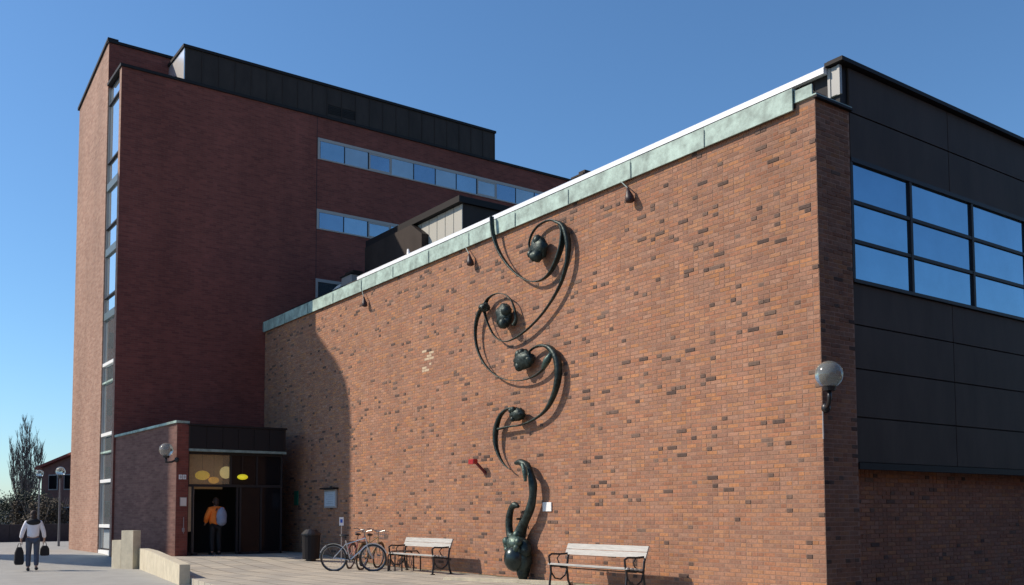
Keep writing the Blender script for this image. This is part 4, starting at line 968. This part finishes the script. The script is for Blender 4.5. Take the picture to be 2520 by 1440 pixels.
# street lamps with globes
def street_lamp(px, dep, py, label):
    p0 = along(px, dep, gz(0, 40)); z_ = 1.63+(1268-py)*dep/FPX
    t = thing('street_lamp', p0, label, 'street lamp', 'globe street lamps in the yard')
    MB().tube([p0, p0+up*(z_-p0.z-.15)], [.05, .035], 10).build('pole', bpy.data.materials.get('pole_grey') or mat('pole_grey', (.16, .16, .17), .5), t)
    MB().tube([p0+up*(z_-p0.z-.30), p0+up*(z_-p0.z-.13)], [.07, .12], 12).build('socket', M['black'], t)
    MB().sphere(p0+up*(z_-p0.z), .20, 18, 12).build('globe', M['glassg'], t, smooth=True)
street_lamp(150, 41, 1161, 'globe street lamp standing close beside the sunlit brick side')
street_lamp(99, 52, 1166, 'globe street lamp between the bare poplar and the red house')
# poplar
def poplar(px, dep, label, seed):
    R = random.Random(seed); p0 = along(px, dep, 0); side = Vector((.81, -.58, 0))
    t = thing('poplar_tree', p0, label, 'tree')
    bark = bpy.data.materials.get('bark') or mat('bark', (.12, .11, .105), .9, noise=.2)
    twig = mat('twig', (.12, .11, .105), .9)
    MB().tube([p0, p0+up*2.5, p0+up*5], [.28, .2, .13], 8).build('trunk', bark, t)
    for (dx, dy, H_, W2, nb_) in ((0, 0, 11.0, 1.0, 60), (-1.35, .3, 8.4, .9, 46), (1.25, -.2, 8.0, .9, 46), (-.55, -.6, 9.6, .8, 36), (.6, .6, 9.2, .7, 34)):
        foot = p0+up*2.0; top = p0+side*dx+Vector((0, dy, 0))+up*H_
        axis = smooth_path([foot, foot+(side*dx+Vector((0, dy, 0)))*.8+up*2.2, top], 6)
        m_ = MB(); m_.tube(axis, [.10*(1-i/len(axis))+.015 for i in range(len(axis))], 5); m_.build('leader', bark, t)
        m_ = MB()
        for k in range(nb_):
            q = R.choice(axis[3:-1]); an = R.uniform(0, 6.283); ln = R.uniform(1.2, 2.6)*(1-.35*(q.z/H_)); out = min(W2, ln*.33)
            tip = q+Vector((math.cos(an)*out, math.sin(an)*out, ln)); br = smooth_path([q, q+Vector((math.cos(an)*out*.7, math.sin(an)*out*.7, ln*.4)), tip], 4)
            m_.tube(br, [.028*(1-i/len(br))+.010 for i in range(len(br))], 3, cap=False)
            for j in range(15):
                q2 = R.choice(br[2:]); a2 = R.uniform(0, 6.283); l2 = R.uniform(.3, .9)
                m_.tube([q2, q2+Vector((math.cos(a2)*l2*.3, math.sin(a2)*l2*.3, l2))], [.016, .007], 3, cap=False)
        m_.build('branches', twig, t)['kind'] = 'stuff'
poplar(66, 100, 'bare many-stemmed poplar tree against the pale sky at the far left', 3)
# shrubs: twiggy leaf clumps
leaf_d = mat('dark_leaf', (.035, .045, .025), .8, noise=.35, nscale=1.5); leaf_b = mat('brown_leaf', (.07, .055, .035), .85, noise=.3, nscale=1.5)
def shrub(px, dep, h_, rx, label, seed, m_leaf, name='shrub', grp=None):
    R = random.Random(seed); p0 = along(px, dep, .0)
    t = thing(name, p0, label, 'shrub', grp)
    st = MB()
    for k in range(9):
        a_ = R.uniform(0, 6.28); st.tube([p0+Vector((math.cos(a_)*.1, math.sin(a_)*.1, 0)), p0+Vector((math.cos(a_)*rx*.4, math.sin(a_)*rx*.4, h_*.5)), p0+Vector((math.cos(a_)*rx*.7, math.sin(a_)*rx*.7, h_*.92))], [.05, .03, .01], 5)
    st.build('stem', bpy.data.materials['bark'], t)
    m_ = MB()
    cl = [(R.uniform(-1, 1)*rx*.75, R.uniform(-1, 1)*rx*.75, R.uniform(.25, .82)*h_, R.uniform(.22, .42)*min(rx, h_)) for _ in range(16)]
    for c_ in cl:
        for j in range(230):
            v_ = Vector((R.gauss(0, 1), R.gauss(0, 1), R.gauss(0, 1))).normalized()*c_[3]*R.uniform(.5, 1.12)
            q = p0+Vector(c_[:3])+v_
            if q.z < .05: continue
            s2 = R.uniform(.05, .11); a1 = Vector((R.uniform(-1, 1), R.uniform(-1, 1), R.uniform(-1, 1))).normalized(); b1 = a1.orthogonal().normalized()
            m_.add([q-a1*s2, q+b1*s2*.6, q+a1*s2, q-b1*s2*.6], [(0, 1, 2, 3)])
    m_.build('foliage', m_leaf, t)
shrub(12, 74, 3.1, 2.6, 'dark rounded evergreen shrub at the far left under the sky', 1, leaf_d)
shrub(62, 62, 3.2, 1.9, 'dark evergreen shrub below the bare poplar', 2, leaf_d)
shrub(98, 58, 2.7, 1.5, 'brown bare shrub between the poplar and the red house', 3, leaf_b)
shrub(132, 60, 3.0, 1.5, 'brown twiggy shrub in front of the red house', 4, leaf_b)
shrub(-60, 78, 3.4, 3.5, 'dark evergreen shrub just past the left edge', 6, leaf_d)
shrub(38, 120, 4.2, 3.6, 'distant dark treetop above the pale shed', 7, leaf_d)

# ================================================================ UNSEEN BLOCKS ADDED OUT OF THE PICTURE (to cast shade, cut fill and show in the glass)
nb = thing('wall_shadow_caster', (-2, 38.6, 0), 'unseen tall round-shouldered block added beyond the left edge to cast the wall shadow', 'building')  # added caster, its outline shaped to throw the curved shadow on the wall
GA, BE = .78/.758, .652/.758
prof = [(y_+BE*XW, z_) for y_, z_ in ((26.52, 0), (26.50, 4.4), (26.62, 5.1), (26.93, 5.8), (27.52, 6.45), (28.42, 7.1), (29.05, 7.6), (29.45, 8.1), (29.6, 8.8), (29.6, 0))]
X0 = -2.0; sh = Vector((SUN.x, SUN.y, 0)).normalized()*6; m_ = MB(); fr_, bk = [], []
for (u_2, z_) in prof:
    zz = z_+GA*(XW-X0) if z_ > 0 else 0
    p_ = Vector((X0, u_2-BE*X0, zz)); fr_.append(p_); bk.append(p_+sh)
n_ = len(prof)
m_.add(fr_+bk, [tuple(range(n_)), tuple(range(2*n_-1, n_-1, -1))]+[(i, n_+i, n_+(i+1) % n_, (i+1) % n_) for i in range(n_)])
m_.build('caster_block', M['brick_x'], nb, fix=True)
nb = thing('glass_reflection_block', (-12, 92, 0), 'unseen long block added beyond the left edge to darken the stair glass reflection', 'building')  # added so the lower stair glass mirrors something darker than sky
MB().box((-34, 92, 0), (3, 102, 20)).build('added_block_wall', M['brick_x'], nb)
for k in range(12):
    for j in range(6): MB().box((-32.5+k*3, 91.96, 1.4+j*3.1), (-30.9+k*3, 91.99, 2.9+j*3.1)).build('window', M['glass_dark'], nb)  # windows of the added reflection block
nb = thing('fill_blocker', (25, -20, 0), 'unseen dark brick block added behind the viewer to cut the sky fill', 'building')  # added with its rear part to block sky light from the shaded faces
MB().box((14, -26, 0), (46, -12, 13)).build('added_block_wall', M['brick_x'], nb)
for k in range(10):
    for j in range(3): MB().box((15.5+k*3, -11.99, 1.4+j*3.8), (17.3+k*3, -11.95, 3.4+j*3.8)).build('window', M['glass_dark'], nb)  # windows of the added fill blocker
MB().box((-16, -30, 0), (9, -14, 11)).build('rear_blocker', M['brick_x'], nb)
